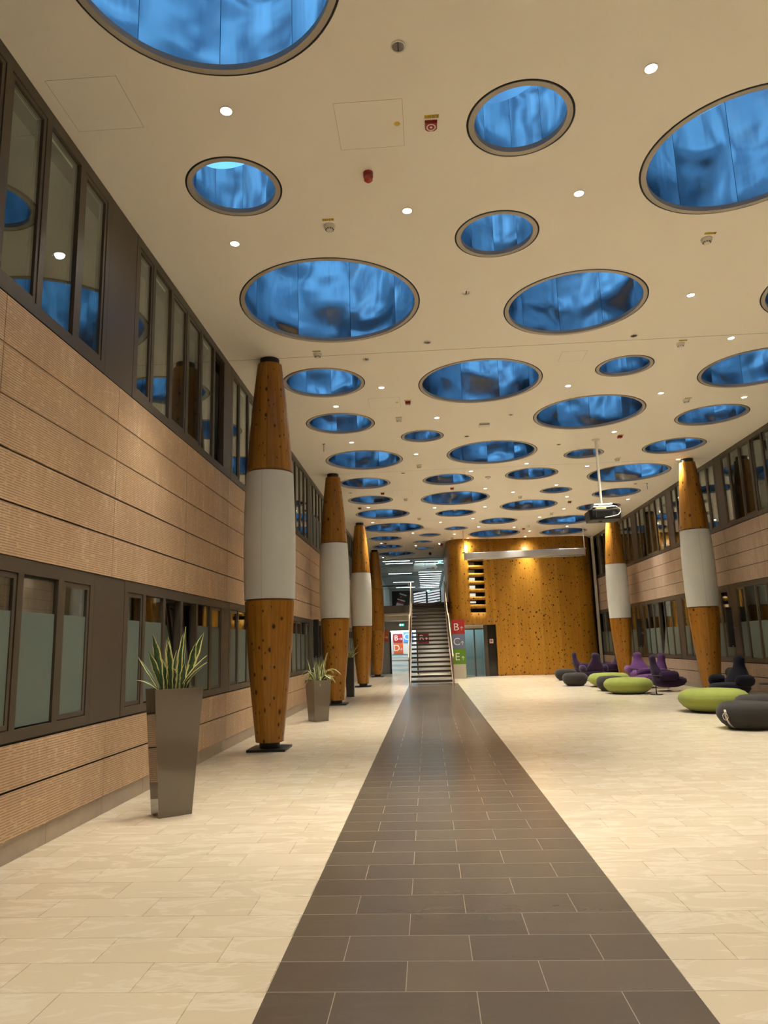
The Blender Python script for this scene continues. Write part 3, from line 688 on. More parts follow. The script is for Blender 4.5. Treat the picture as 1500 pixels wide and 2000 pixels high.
# ------------------------------------------------------------------ staircase
t = thing('staircase', 'open staircase of dark treads rising to the upper floor', 'staircase', (.085, 27.5, 0))
NT_, G, RZ = 20, .355, (ZS)/20.5
for i in range(NT_):
    z = RZ*(i+1)
    MB().box(-.765, .765, i*G-.03, i*G+.34, z-.072, z).build('tread', M['tread'], t)
L_ = NT_*G
for s in (-1, 1):
    x0, x1 = sorted((s*.77, s*.80))
    lo = [(x0, -.06, 0), (x1, -.06, 0), (x1, L_, ZS-.32), (x0, L_, ZS-.32)]
    MB().prism([(x0, -.12, 0), (x0, .15, 0), (x0, L_, ZS-.34), (x0, L_, ZS+.03), (x0, -.12, .16)], [(x1, -.12, 0), (x1, .15, 0), (x1, L_, ZS-.34), (x1, L_, ZS+.03), (x1, -.12, .16)]).build('stringer', M['guard'], t)
    # lower and upper guard panels of timber, thin
    for ya, yb, off, mk in ((-.10, 3.6, .845, 'brownwood'), (3.4, L_, .815, 'brownwood')):
        za, zb = RZ/G*ya+.12, RZ/G*yb+.12
        xa, xb = sorted((s*off, s*(off-.025)))
        MB().prism([(xa, ya, max(za-.1, 0)), (xa, yb, zb-.1), (xa, yb, zb+.92), (xa, ya, za+.92)], [(xb, ya, max(za-.1, 0)), (xb, yb, zb-.1), (xb, yb, zb+.92), (xb, ya, za+.92)]).build('guard_panel', M[mk], t)
        xc, xd = sorted((s*(off-.032), s*(off+.008)))
        MB().prism([(xc, ya-.02, za+.90), (xc, yb, zb+.90), (xc, yb, zb+.97), (xc, ya-.02, za+.97)], [(xd, ya-.02, za+.90), (xd, yb, zb+.90), (xd, yb, zb+.97), (xd, ya-.02, za+.97)]).build('handrail', M['oak'], t)
    MB().box(*sorted((s*.78, s*.85)), L_+.02, L_+.09, ZS, ZS+.98).build('newel_post', M['oak'], t)
t = thing('glass_balustrade', 'glass balustrade with dark top rail on the balcony edge left of the stairs', 'balustrade', (-1.5, 36.36, ZS))
MB().box(-1.05, .72, 0, .016, -.05, .98).build('glass_panel', M['clear'], t)
MB().box(-1.05, .68, -.025, .04, .98, 1.03).build('top_rail', M['black'], t)
MB().box(.62, .66, -1.75, -.03, .94, 1.0).build('return_rail', M['oak'], t)
t = thing('landing_balustrade', 'short glass balustrade at the right of the stair landing', 'balustrade', (1.06, 34.7, ZS))
MB().box(-.008, .008, 0, 3.5, -.03, .95).build('glass_panel', M['clear'], t)
MB().box(-.025, .025, 0, 3.5, .95, .99).build('top_rail', M['black'], t)

# ------------------------------------------------------------------ ceiling fittings
def down_meshes():
    bez = MB().lathe([(.062, 0), (.064, -.006), (.052, -.008), (.048, .0), (.048, .0)], 28).mesh('bezel', M['white2'], True)
    lens = MB().lathe([(0, -.004), (.049, -.004), (.049, .0), (0, 0)], 28).mesh('lens', M['lamp'], True)
    refl = MB().lathe([(.049, -.003), (.03, -.002), (0, -.0015)], 28).mesh('reflector', M['reflector'], True)
    bar = MB().box(-.006, .006, -.045, .045, -.006, -.002).mesh('lamp_bar', M['ink'])
    return bez, lens, refl, bar
BEZ, LENS, REFL, BAR = down_meshes()
IES = bpy.data.texts.new('downlight_profile')
ang_ = [0, 5, 10, 15, 19, 22, 25, 28, 33, 40, 50, 62, 75, 85, 90]
cd_ = [1000, 990, 965, 900, 800, 640, 420, 235, 110, 56, 30, 10, 2, 0, 0]
IES.from_string('IESNA:LM-63-1995\nTILT=NONE\n1 1000 1 %d 1 1 2 0 0 0\n1 1 0\n%s\n0\n%s\n' % (len(ang_), ' '.join(map(str, ang_)), ' '.join(map(str, cd_))))
LD = bpy.data.lights.new('downlight_beam', 'SPOT'); LD.energy = 1; LD.color = (1, .94, .80); LD.spot_size = math.radians(178); LD.spot_blend = .1; LD.shadow_soft_size = .045
LD.use_nodes = True; lt = LD.node_tree; em = lt.nodes['Emission']
ie = lt.nodes.new('ShaderNodeTexIES'); ie.mode = 'INTERNAL'; ie.ies = IES; ie.inputs['Strength'].default_value = 1
lt.links.new(ie.outputs[0], em.inputs['Strength']); 
LD.energy = 12.2
def beam(x, y, parent=None):
    o = bpy.data.objects.new('downlight_beam', LD); COL.objects.link(o)
    if parent: o.parent = parent; o.location = (0, 0, -.012)
    else: o.location = (x, y, ZC-.012)
LIT = {
 'the left columns': [(-1.62,5.55),(-2.11,7.66),(-1.66,13.66),(-1.62,16.28),(-1.89,24.41),(-1.98,27.57),(-2.01,33.39),(-2.27,38.92)],
 'the left edge of the dark strip': [(-.04,7.22),(-.68,12.72),(-.11,17.6),(.43,24.97),(-.46,30.66),(-.40,34.67)],
 'the right edge of the dark strip': [(.38,14.7),(1.40,19.69),(.69,28.1),(1.36,31.36)],
 'the tiles right of the dark strip': [(2.09,5.41),(1.83,7.1),(1.99,22.08),(2.22,25.16),(1.94,27.53),(2.30,29.62),(2.03,32.78)],
 'the open floor on the right': [(2.86,13.12),(2.88,19.08),(2.94,22.8)],
 'the middle of the right half': [(3.92,9.64),(4.81,13.79),(4.55,16.38),(4.63,19.65),(4.19,21.98),(4.88,23.92),(5.20,26.19),(4.55,27.8),(3.83,30.09),(4.65,31.33),(4.68,32.95)],
 'the right hand seating': [(5.13,11.24),(6.63,14.29),(7.02,19.34),(7.15,24.82),(6.88,27.5),(6.10,30.38)]}
for where, L in LIT.items():
    L.sort(key=lambda p: p[1])
    for i, (x, y) in enumerate(L):
        t = thing('downlight', f'lit recessed downlight, {NEAR[i]} to the camera above {where}', 'downlight', (x, y, ZC), 0, 'lit recessed downlights')
        link('bezel', BEZ, t); link('lens', LENS, t); beam(x, y, t)
for x, w in ((.25, 'middle'),):  # added lamp, unseen behind the treads, to brighten the grey wall
    t = thing('downlight', f'added unseen downlight under the slab behind the stairs, on the {w}', 'downlight', (x, 37.25, 2.98), 0, 'lit recessed downlights')
    link('bezel', BEZ, t); link('lens', LENS, t); beam(x, 37.25, t)
OFF = [(-.05,4.99,'beside the red sounder, nearest the camera'),(.72,9.19,'between the largest left skylight and the next one right'),(.18,10.79,'just before the first ceiling joint, right of the big left skylight'),(-.86,11.34,'just past the first ceiling joint, near the nearest left column'),(1.1,16.2,'near the white rectangular ceiling box'),(1.96,14.73,'before the second big skylight over the strip'),(-.51,19.57,'at the second ceiling joint by the dark strip'),(-2.26,21.91,'past the second left column'),(3.49,10.95,'at the first ceiling joint on the right'),(3.42,17.27,'left of the projector mount'),(6.7,22.29,'past the nearest right column')]
for x, y, w in OFF:
    t = thing('unlit_downlight', f'unlit round ceiling spot {w}', 'downlight', (x, y, ZC), 0, 'unlit ceiling spots')
    link('bezel', BEZ, t); link('reflector', REFL, t); link('lamp_bar', BAR, t)
for x, y in [(-1.6,1.6),(2.2,1.4),(.2,-1.2),(5.0,3.2),(5.3,6.0),(6.7,7.8),(5.2,8.7),(5.1,-.6),(1.0,-4.0)]: beam(x, y)  # added bare lamps out of view, without fixtures, to light the near hall
# smoke detectors
SD0 = MB().lathe([(0, 0), (.068, 0), (.068, -.018), (.064, -.02), (.064, -.024), (.060, -.026), (.056, -.044), (.040, -.048), (0, -.048)], 28).mesh('base', M['white2'], True)
SD1 = MB().lathe([(.036, -.048), (.034, -.060), (0, -.060)], 20).mesh('sensing_chamber', M['white2'], True)
b = MB()
for k in range(10): a = 2*PI*k/10; b.box(.044*cos(a)-.006, .044*cos(a)+.006, .044*sin(a)-.006, .044*sin(a)+.006, -.052, -.040)
SD2 = b.mesh('vent_slots', M['ink'])
LB = MB().box(-.068, .068, -.020, .020, -.004, 0).mesh('number_label', M['yellow'])
SMK = [(-.94,7.42,'right of the smallest left skylight'),(3.59,8.18,'below the large skylight at the right edge'),(-1.63,11.03,'by the nearest left column top'),(4.36,11.36,'at the first ceiling joint on the right'),(-.43,14.68,'between the second pair of skylights over the strip'),(5.48,14.3,'beside the third skylight of the right row'),(-.05,18.83,'before the second ceiling joint over the strip'),(5.29,19.0,'at the second ceiling joint near the right column'),(-.55,23.27,'near the pale ceiling hatch'),(3.27,23.62,'over the right floor past the fourth pair'),(-.15,27.07,'at the third ceiling joint over the strip'),(4.89,27.05,'at the third ceiling joint on the right'),(4.39,29.82,'near the screen box on the right'),(1.3,32.5,'just before the pine wall corner')]
for i, (x, y, w) in enumerate(SMK):
    t = thing('smoke_detector', f'white smoke detector with yellow number tag {w}', 'smoke detector', (x, y, ZC), 0, 'smoke detectors with yellow tags')
    bo = link('base', SD0, t); link('vent_slots', SD2, bo); link('sensing_chamber', SD1, t)
    lb = link('number_label', LB, t, (0, -.125, 0))
    if i < 4: letters('1011/6' if i == 0 else '1011/8', .045, M['ink'], 'number', lb, (0, 0, -.005), (PI, 0, 0), .001)
t = thing('round_sensor', 'round white sensor without a tag past the second ceiling joint', 'sensor', (1.95, 20.5, ZC)); MB().lathe([(0, 0), (.08, 0), (.08, -.03), (.05, -.05), (0, -.05)], 24).build('housing', M['white2'], t, smooth=True); MB().lathe([(.02, -.05), (.015, -.056), (0, -.056)], 12).build('eye', M['ink'], t)
# red sounder with rings
t = thing('fire_sounder', 'square red fire sounder with white rings and yellow 1010/2 tag', 'fire alarm', (.22, 5.90, ZC))
MB().prism([(-.058, -.058, 0), (.058, -.058, 0), (.058, .03, 0), (.03, .058, 0), (-.03, .058, 0), (-.058, .03, 0)], [(-.054, -.054, -.03), (.054, -.054, -.03), (.054, .03, -.03), (.03, .054, -.03), (-.03, .054, -.03), (-.054, .03, -.03)]).build('body', M['red'], t)
MB().lathe([(.044, -.03), (.044, -.033), (.033, -.033), (.033, -.03)], 28, closed=True).lathe([(.012, -.03), (.012, -.033), (0, -.033)], 16).build('rings', M['pinkw'], t, smooth=True)
lb = MB().box(-.068, .068, -.02, .02, -.004, 0).build('number_label', M['yellow'], t, loc=(.005, -.105, 0)); letters('1010/2', .045, M['ink'], 'number', lb, (0, 0, -.005), (PI, 0, 0), .001)
t = thing('fire_beacon', 'round red fire beacon hanging from the ceiling near the hatch', 'fire alarm', (-.42, 6.53, ZC))
MB().lathe([(0, 0), (.050, 0), (.050, -.018), (.047, -.02), (.050, -.024), (.050, -.042), (.047, -.044), (.049, -.05), (0, -.05)], 28).build('base', M['red'], t, smooth=True)
MB().lathe([(.046, -.05), (.044, -.085), (.03, -.098), (0, -.102)], 28).build('lens', plain('red_lens', (.32, .02, .02), .15), t, smooth=True)
RED = [(-.21,13.6,'beside the second pair of left skylights'),(4.78,16.77,'right of the projector mount'),(.94,21.84,'between two skylights over the strip'),(-1.25,22.15,'left of the pale ceiling hatch'),(-2.2,24.47,'past the second left column'),(5.14,24.83,'before the second right column'),(4.29,30.54,'in front of the pine wall'),(-1.82,33.44,'by the farthest left skylights')]
RB = MB().prism([(-.055, -.055, 0), (.055, -.055, 0), (.055, .055, 0), (-.055, .055, 0)], [(-.045, -.045, -.05), (.045, -.045, -.05), (.045, .045, -.05), (-.045, .045, -.05)]).mesh('body', M['red'])
RR = MB().lathe([(.034, -.05), (.034, -.053), (.026, -.053), (.026, -.05)], 20, closed=True).mesh('ring', M['pinkw'])
for x, y, w in RED:
    t = thing('fire_sounder', f'small red ceiling sounder {w}', 'fire alarm', (x, y, ZC), 0, 'small red ceiling sounders'); link('body', RB, t); link('ring', RR, t); link('number_label', LB, t, (0, -.1, 0))
t = thing('fire_beacon', 'dark red beacon box beside a bright lamp before the corridor', 'fire alarm', (.84, 34.25, ZC)); MB().box(-.06, .06, -.06, .06, -.13, 0).build('body', M['red'], t, bevel=.008); MB().lathe([(0, 0), (.03, 0), (.03, -.03), (0, -.03)], 16).build('lamp', M['lamp'], t, loc=(-.1, 0, 0))
t = thing('dome_camera', 'black dome camera hanging before the upper corridor', 'camera', (.3, 37.5, ZC)); MB().cyl(.06, -.05, 0).build('mount', M['black'], t, smooth=True); MB().lathe([(.075, -.05), (.075, -.09), (.05, -.13), (0, -.15)], 20).build('dome', M['black'], t, smooth=True)
t = thing('ceiling_box', 'white rectangular box on the ceiling over the dark strip', 'ceiling box', (1.44, 15.33, ZC)); MB().box(-.12, .12, -.09, .09, -.05, 0).build('body', M['white2'], t, bevel=.01); MB().box(-.10, .10, -.092, -.088, -.04, -.015).build('grille', M['grey'], t)
def hatch(x0, x1, y0, y1, label, dot=True):
    t = thing('access_hatch', label, 'access hatch', ((x0+x1)/2, (y0+y1)/2, ZC), 0, None); w, h = (x1-x0)/2, (y1-y0)/2; g = .0035
    MB().box(-w, w, -h, -h+g, -.0012, 0).box(-w, w, h-g, h, -.0012, 0).box(-w, -w+g, -h, h, -.0012, 0).box(w-g, w, -h, h, -.0012, 0).build('joint', plain('hatch_joint', (.46, .41, .33), .8), t)
    MB().box(-w+g, w-g, -h+g, h-g, -.001, 0).build('panel', M['hatchp'], t)
    if dot: MB().lathe([(0, -.0018), (.028, -.0018), (.028, 0), (0, 0)], 24).build('marker', M['yellow'], t, loc=(w-.06, 0, 0))
M['hatchp'] = plain('hatch_plaster', (.88, .84, .755), .85)
hatch(-.655, -.035, 5.553, 6.165, 'square ceiling hatch with a yellow dot, nearest the camera')
hatch(-.985, -.365, 13.29, 13.91, 'square ceiling hatch with a yellow dot past the nearest left column')
hatch(-.935, -.305, 21.83, 22.44, 'pale square ceiling hatch past the second left column', False)
hatch(2.45, 2.87, 11.45, 11.89, 'smaller ceiling hatch right of the strip at the first joint', False)
hatch(-3.04, -2.425, 5.07, 5.68, 'ceiling hatch close to the upper left windows', False)
for x, y, w in ((-2.29, 16.3, 'near the left wall past the nearest column'), (7.06, 22.31, 'near the right wall past the nearest column')):
    t = thing('ceiling_hook', f'thin dark hook hanging from the ceiling {w}', 'hook', (x, y, ZC), 0, 'ceiling hooks'); MB().tube([(0, 0, 0), (0, 0, -.19)], .006, 8).build('rod', M['ink'], t); MB().box(-.03, .03, -.008, .008, -.012, 0).build('plate', M['ink'], t)

# ------------------------------------------------------------------ projector, screen
t = thing('projector_mount', 'white ceiling pole and bracket carrying the projector', 'projector mount', (4.265, 17.0, ZC))
MB().lathe([(0, 0), (.10, 0), (.10, -.012), (.03, -.03), (0, -.03)], 28).build('ceiling_flange', M['white2'], t, smooth=True)
MB().tube([(0, 0, -.02), (0, 0, -1.62)], .030, 20).build('pole', M['white2'], t, smooth=True)
MB().box(-.22, .22, -.16, .16, -1.645, -1.605).build('top_plate', M['white'], t, bevel=.006)
MB().box(-.24, .26, -.18, .18, -1.705, -1.665).build('lower_plate', M['white'], t, bevel=.006)
b = MB()
for x in (-.18, .18):
    for y in (-.12, .12): b.cyl(.012, -1.76, -1.64, (x, y, 0), 10)
b.build('spacer_bolts', M['steel'], t)
MB().box(-.18, .06, -.19, -.17, -1.745, -1.71).build('yellow_label', plain('pale_yellow_label', (.72, .66, .30), .5), t)
t = thing('projector', 'black projector hanging under the white bracket', 'projector', (4.265, 17.0, ZC-1.765))
out = [(-.30, -.28), (-.36, -.20), (-.36, .30), (.36, .30), (.40, .20), (.38, -.28)]
MB().prism([(x*.93, y*.93, -.245) for x, y in out], [(x, y, 0) for x, y in out]).build('body', M['black'], t, bevel=.02)
MB().box(-.22, .33, -.296, -.278, -.20, -.02).build('rear_panel', M['ink'], t)
b = MB()
for k in range(7): b.box(-.19, .17, -.302, -.292, -.185+.022*k, -.175+.022*k)
b.build('vent_grille', M['black'], t)
MB().lathe([(0, 0), (.07, 0), (.06, -.05), (0, -.05)], 24).build('lens', M['ink'], t, loc=(-.05, .33, -.13), rot=(-PI/2, 0, 0))
MB().tube([(.12, -.30, .05), (.24, -.31, .06), (.335, -.33, -.01), (.345, -.34, -.09), (.28, -.34, -.16), (.14, -.33, -.19), (-.02, -.32, -.205)], .010, 8).build('cable', M['cable'], t, smooth=True)
MB().lathe([(0, 0), (.05, 0), (.035, -.03), (0, -.03)], 16).build('foot', M['black'], t, loc=(-.06, 0, -.24))
t = thing('projection_screen', 'long silver screen housing hung on two rods before the pine wall', 'projection screen', (4.27, 30.5, 5.16))
MB().box(-2.53, 2.48, -.14, .14, -.15, .15).build('housing', M['alu'], t, bevel=.03, rot=(0, -.006, 0))
for s, x in ((-1, -2.58), (1, 2.52)):
    MB().box(*sorted((x, x+.05*-s)), -.15, .15, -.16, .16).build('end_cap', M['steel'], t, bevel=.01)
    MB().tube([(x, 0, .02), (x, 0, ZC-5.16)], .022 if s > 0 else .014, 12).build('hanging_rod', M['white2'], t, smooth=True)
    MB().box(x-.06, x+.06, -.05, .05, .12, .17).build('bracket', M['steel'], t)
MB().box(-2.45, 2.40, -.03, .03, -.175, -.148).build('screen_bar', M['white2'], t)

# ------------------------------------------------------------------ wall speakers
def speaker(x, y, z0, z1, s, label):
    t = thing('column_speaker', label, 'speaker', (x, y, (z0+z1)/2), 0, 'black column speakers'); h = (z1-z0)/2
    MB().box(-.07, .07, -.07, .07, -h, h).build('cabinet', M['black'], t, bevel=.012)
    MB().box(-.055, .055, -.076, -.069, -h+.03, h-.03).build('grille', M['ink'], t)
    MB().box(*sorted((s*.06, s*.16)), -.02, .02, -.05, .05).build('bracket', M['steel'], t)
    MB().box(-.02, .02, -.079, -.075, -h+.02, -h+.035).build('badge', M['steel'], t)
speaker(XL+.15, 19.40, 1.24, 2.25, -1, 'tall black column speaker on the left wall before the second column')
speaker(XR-.15, 27.25, 1.18, 2.20, 1, 'black column speaker on the right wall above the bright purple chair')
speaker(XR-.15, 19.20, 1.20, 2.22, 1, 'black column speaker on the right wall above the navy chair')

# ------------------------------------------------------------------ planters
def pot(t, a0, a1, h, mat, wall=.015):     # a0/a1 half sizes (x,y) at base and top
    def rect(s, z, k=0): return [(-s[0]+k, -s[1]+k, z), (s[0]-k, -s[1]+k, z), (s[0]-k, s[1]-k, z), (-s[0]+k, s[1]-k, z)]
    b = MB(); rings = [[b.b.verts.new(p) for p in r] for r in (rect(a0, 0), rect(a1, h), rect(a1, h, wall), rect(a1, h-.06, wall+.004))]
    b.b.faces.new(rings[0][::-1])
    for A, B in zip(rings, rings[1:]):
        for i in range(4): b.b.faces.new((A[i], A[(i+1) % 4], B[(i+1) % 4], B[i]))
    b.build('pot', mat, t, bevel=.004)
    MB().box(-a1[0]+wall, a1[0]-wall, -a1[1]+wall, a1[1]-wall, h-.09, h-.05).build('soil', M['soil'], t)
def leaf(t, base, tip, w, face=0.0, droop=0.0, n=12):
    base, tip = Vector(base), Vector(tip); d = tip-base
    ctrl = base+d*.5+Vector((0, 0, droop)) + Vector((-d.x*.12, -d.y*.12, abs(d.x)*.10))
    side0 = Vector((cos(face), sin(face), 0))
    bm = bmesh.new(); uvl = bm.loops.layers.uv.new('UVMap'); rows = []
    for i in range(n+1):
        s = i/n; p = base*(1-s)**2+ctrl*2*s*(1-s)+tip*s*s
        tg = ((ctrl-base)*(1-s)+(tip-ctrl)*s).normalized()
        sd = (side0-tg*side0.dot(tg)).normalized(); nr = tg.cross(sd)
        ww = w*.5*(.45+1.1*min(s*1.6, 1)-.55*0)*(1-max(0, (s-.45)/.55)**2.2)/1.3
        wob = .12*ww*sin(i*2.1+base.x*40)
        rows.append(([bm.verts.new(p+sd*(u*ww+wob)+nr*(abs(u)*ww*.30)+nr*off) for off in (.0, .004) for u in (-1, -.5, 0, .5, 1)], s))
    def f(vs, uvs):
        fc = bm.faces.new(vs); fc.smooth = True
        for l, uv in zip(fc.loops, uvs): l[uvl].uv = uv
    U = [0, .25, .5, .75, 1]
    for (A, s0), (B, s1) in zip(rows, rows[1:]):
        for k in range(4):
            f((A[k], A[k+1], B[k+1], B[k]), ((U[k], s0), (U[k+1], s0), (U[k+1], s1), (U[k], s1)))
            f((A[5+k], B[5+k], B[6+k], A[6+k]), ((U[k], s0), (U[k], s1), (U[k+1], s1), (U[k+1], s0)))
        for k in (0, 4): f((A[k], B[k], B[5+k], A[5+k]), ((U[k], s0), (U[k], s1), (U[k], s1), (U[k], s0)))
    me = bpy.data.meshes.new('leaf'); bm.to_mesh(me); bm.free(); me.materials.append(M['leaf'])
    return link('leaf', me, t)
A1 = .65
t = thing('potted_snake_plant', 'snake plant in a tall glossy taupe planter before the left wall', 'potted plant', (-2.475, 6.99, 0), A1)
pot(t, (.155, .125), (.235, .155), 1.155, M['taupe'])
LV = [(-.10,-.205,.52,.055,.1),(-.10,-.225,.36,.042,.4),(-.12,-.365,.31,.030,1.3),(-.11,-.345,.09,.030,1.2),(-.04,-.09,.50,.05,.2),(-.02,-.053,.45,.05,-.2),(.01,-.115,.30,.034,.8),(.02,.053,.53,.042,.5),(.08,.12,.585,.028,1.2),(.09,.272,.53,.05,.1),(.10,.21,.43,.055,-.1),(.04,.346,.30,.030,1.2),(.04,.334,.235,.032,1.0),(-.01,-.02,.20,.062,.0),(.08,.124,.24,.046,.2),(-.02,.02,.36,.028,.9),(.07,.056,.40,.02,1.3),(-.06,-.14,.29,.045,.2),(-.10,-.18,.15,.03,.6),(.0,.0,.24,.05,-.5),(.05,.08,.16,.04,.3),(-.05,-.03,.27,.045,.5)]
ca, sa = cos(-A1), sin(-A1)
def loc2(x, y): return (x*ca-y*sa, x*sa+y*ca)
for i, (bx, tx, tz, w, fc) in enumerate(LV):
    dy = R_.uniform(-.05, .05); dt = dy+R_.uniform(-.10, .06)
    bx_ = max(-.14, min(.14, bx)); p = loc2(bx_, dy*.8); q = loc2(tx, dt)
    leaf(t, (p[0], p[1], 1.10), (q[0], q[1], 1.155+tz), w*1.35, fc-A1, -.01 if tz > .2 else .05)
A2 = .62
t = thing('potted_snake_plant', 'drooping snake plant in a short taupe planter before the second left column', 'potted plant', (-2.335, 15.27, 0), A2)
pot(t, (.155, .155), (.205, .205), .83, M['taupe'])
ca, sa = cos(-A2), sin(-A2)
for i in range(30):
    a = R_.uniform(0, 2*PI); bx, by = .1*cos(a)*R_.random(), .1*sin(a)*R_.random()
    if i < 10: L, up, dr = R_.uniform(.03, .16), R_.uniform(.3, .66), 0
    else: L, up, dr = R_.uniform(.16, .34), R_.uniform(-.14, .22), R_.uniform(.16, .34)
    p = loc2(bx, by); q = loc2(bx+L*cos(a), by+L*sin(a))
    leaf(t, (*p, .76), (*q, .83+up), R_.uniform(.035, .055), R_.uniform(0, 3), dr)
q = loc2(.50, -.05); leaf(t, (.05, 0, .76), (*q, .92), .05, .4, .36)
q = loc2(.36, -.1); leaf(t, (.05, 0, .76), (*q, .90), .05, 1.2, .06)
t = thing('potted_snake_plant', 'spiky plant in a tall dark planter between the second and third left columns', 'potted plant', (-2.42, 22.35, 0), 0)
pot(t, (.115, .115), (.135, .135), 1.17, M['darkpot'])
for i in range(16):
    a = R_.uniform(0, 2*PI); L, up = R_.uniform(.04, .34), R_.uniform(.12, .55)
    leaf(t, (.04*cos(a), .04*sin(a), 1.1), (L*cos(a), L*sin(a), 1.17+up), R_.uniform(.02, .04), R_.uniform(0, 3), .02)

# ------------------------------------------------------------------ poufs
def pouf(x, y, d, h, mat, label, group):
    t = thing('pouf', label, 'pouf', (x, y, 0), 0, group); r = d/2
    prof = [(0, .02), (r*.60, .02), (r*.70, .035), (r*.86, h*.22), (r*.97, h*.42), (r, h*.55), (r*.985, h*.68), (r*.955, h*.745)]
    MB().lathe(prof+[(0, h*.745)], 56).build('side_cover', mat, t, smooth=True)
    MB().lathe([(r*.953, h*.74), (r*.945, h*.765), (r*.88, h*.87), (r*.74, h*.96), (r*.45, h*.995), (0, h)], 56).build('top_cover', mat, t, smooth='all')
    MB().tube([(r*.954*cos(2*PI*i/56), r*.954*sin(2*PI*i/56), h*.744) for i in range(57)], .004, 6).build('piping', mat, t, smooth=True)
    MB().cyl(r*.66, 0, .022, seg=40).build('glide_base', M['black'], t, smooth=True)
    return t, prof
G1, G2 = 'grey poufs', 'green poufs'
pouf(5.21, 28.29, .83, .43, M['charcoal'], 'small charcoal pouf farthest left, in front of the pine wall', G1)
pouf(4.85, 24.77, .83, .43, M['charcoal'], 'small charcoal pouf with open floor before it, second from the left', G1)
pouf(5.77, 23.97, 1.30, .43, M['green'], 'wide green pouf behind the middle charcoal pouf', G2)
pouf(5.33, 21.98, .83, .43, M['charcoal'], 'small charcoal pouf squeezed between two green poufs', G1)
pouf(5.52, 20.80, 1.32, .43, M['green'], 'wide green pouf in front of the purple chairs', G2)
pouf(6.92, 31.35, 1.32, .43, M['green'], 'green pouf mostly hidden behind the dark plum chair', G2)
pouf(5.75, 15.33, 1.36, .45, M['green'], 'wide green pouf nearest the camera, by the right column', G2)
pouf(6.00, 13.75, .95, .43, M['charcoal'], 'charcoal pouf at the right edge behind the one with a steel ring', G1)
t, prof = pouf(5.18, 12.43, .95, .43, M['charcoal'], 'charcoal pouf with steel strap and ring at the right edge', G1)
ang = math.radians(205)
sp = [(r+.004, z) for r, z in prof[1:7]]
b = MB(); wv = .018
for (ra, za), (rb, zb) in zip(sp, sp[1:]):
    P = lambda r, z, k, o: ((r+o)*cos(ang)-k*sin(ang), (r+o)*sin(ang)+k*cos(ang), z)
    b.prism([P(ra, za, -wv, 0), P(ra, za, wv, 0), P(rb, zb, wv, 0), P(rb, zb, -wv, 0)], [P(ra, za, -wv, .004), P(ra, za, wv, .004), P(rb, zb, wv, .004), P(rb, zb, -wv, .004)])
st = b.build('strap', plain('grey_strap', (.42, .40, .36), .4), t)
rr = sp[-1][0]+.012
MB().tube([(rr*cos(ang)-.052*cos(k)*sin(ang), rr*sin(ang)+.052*cos(k)*cos(ang), .215+.055*sin(k)) for k in [2*PI*i/32 for i in range(33)]], .006, 8).build('steel_ring', M['chrome'], st, smooth=True)
MB().box(-.006, .006, -.024, .024, -.03, .03).build('clasp', M['chrome'], st, loc=((rr-.012)*cos(ang), (rr-.012)*sin(ang), .295), rot=(0, .2, ang))

# ------------------------------------------------------------------ lounge chairs (back at +y, facing -y)
CH = {}
def chair(x, y, rz, mk, label):
    t = thing('lounge_chair', label, 'chair', (x, y, 0), rz, 'swivel lounge chairs')
    if 'b' not in CH:
        back = [(0, .16, .30, .0, .0), (0, .17, .30, .27, .10), (0, .20, .36, .31, .15), (0, .25, .46, .32, .16), (0, .30, .58, .27, .14), (0, .335, .68, .205, .115), (0, .355, .76, .155, .098), (0, .365, .82, .142, .092), (0, .37, .88, .148, .092), (0, .372, .94, .145, .088), (0, .37, .985, .115, .07), (0, .365, 1.015, .06, .04), (0, .362, 1.022, 0, 0)]
        CH['b'] = MB().loft(back, 24, 2.2); CH['b'] = CH['b'].mesh('backrest', M[mk], 'all')
        seat = [(0, 0, .12, 0, 0), (0, .0, .12, .24, .26), (0, -.02, .17, .36, .40), (0, -.03, .26, .42, .47), (0, -.03, .34, .41, .46), (0, -.02, .39, .34, .39), (0, -.01, .41, .18, .22), (0, 0, .412, 0, 0)]
        CH['s'] = MB().loft(seat, 28, 2.3).mesh('seat', M[mk], 'all')
        arm = [(0, 0, .32, 0, 0), (0, 0, .32, .07, .17), (0, 0, .37, .105, .25), (0, 0, .45, .12, .28), (0, 0, .53, .105, .25), (0, 0, .575, .06, .17), (0, 0, .585, 0, 0)]
        CH['a'] = MB().loft(arm, 20, 2.2).mesh('armrest', M[mk], 'all')
        CH['d'] = MB().lathe([(0, 0), (.30, 0), (.30, .008), (.06, .022), (.035, .03), (.035, .14), (0, .14)], 32).mesh('swivel_base', M['chrome'], True)
    def use(key, name, loc=(0, 0, 0), rot=(0, 0, 0)):
        o = link(name, CH[key], t, loc, rot)
        if key != 'd': o.material_slots[0].link = 'OBJECT'; o.material_slots[0].material = M[mk]
    use('b', 'backrest'); use('s', 'seat'); use('a', 'armrest', (-.40, .03, 0), (0, 0, .08)); use('a', 'armrest', (.40, .03, 0), (0, 0, -.08)); use('d', 'swivel_base')
chair(6.22, 29.69, PI/2, 'plum', 'dark plum lounge chair turned right, farthest left in front of the pine wall')
chair(6.04, 27.35, PI+.1, 'plum', 'dark plum lounge chair seen from behind, beside the charcoal poufs')
chair(6.99, 28.92, -PI/2, 'plum', 'plum lounge chair half hidden behind the second right column')
chair(7.30, 25.74, -.10, 'purple', 'bright purple lounge chair facing the camera beside the second right column')
chair(6.80, 22.79, -1.25, 'purple', 'purple lounge chair facing left behind the dark side view chair')
chair(6.76, 21.25, 1.45, 'plum', 'dark purple lounge chair seen from its side, facing the right wall')
chair(7.12, 17.85, -1.1, 'navy', 'navy lounge chair behind the large green pouf near the right column')
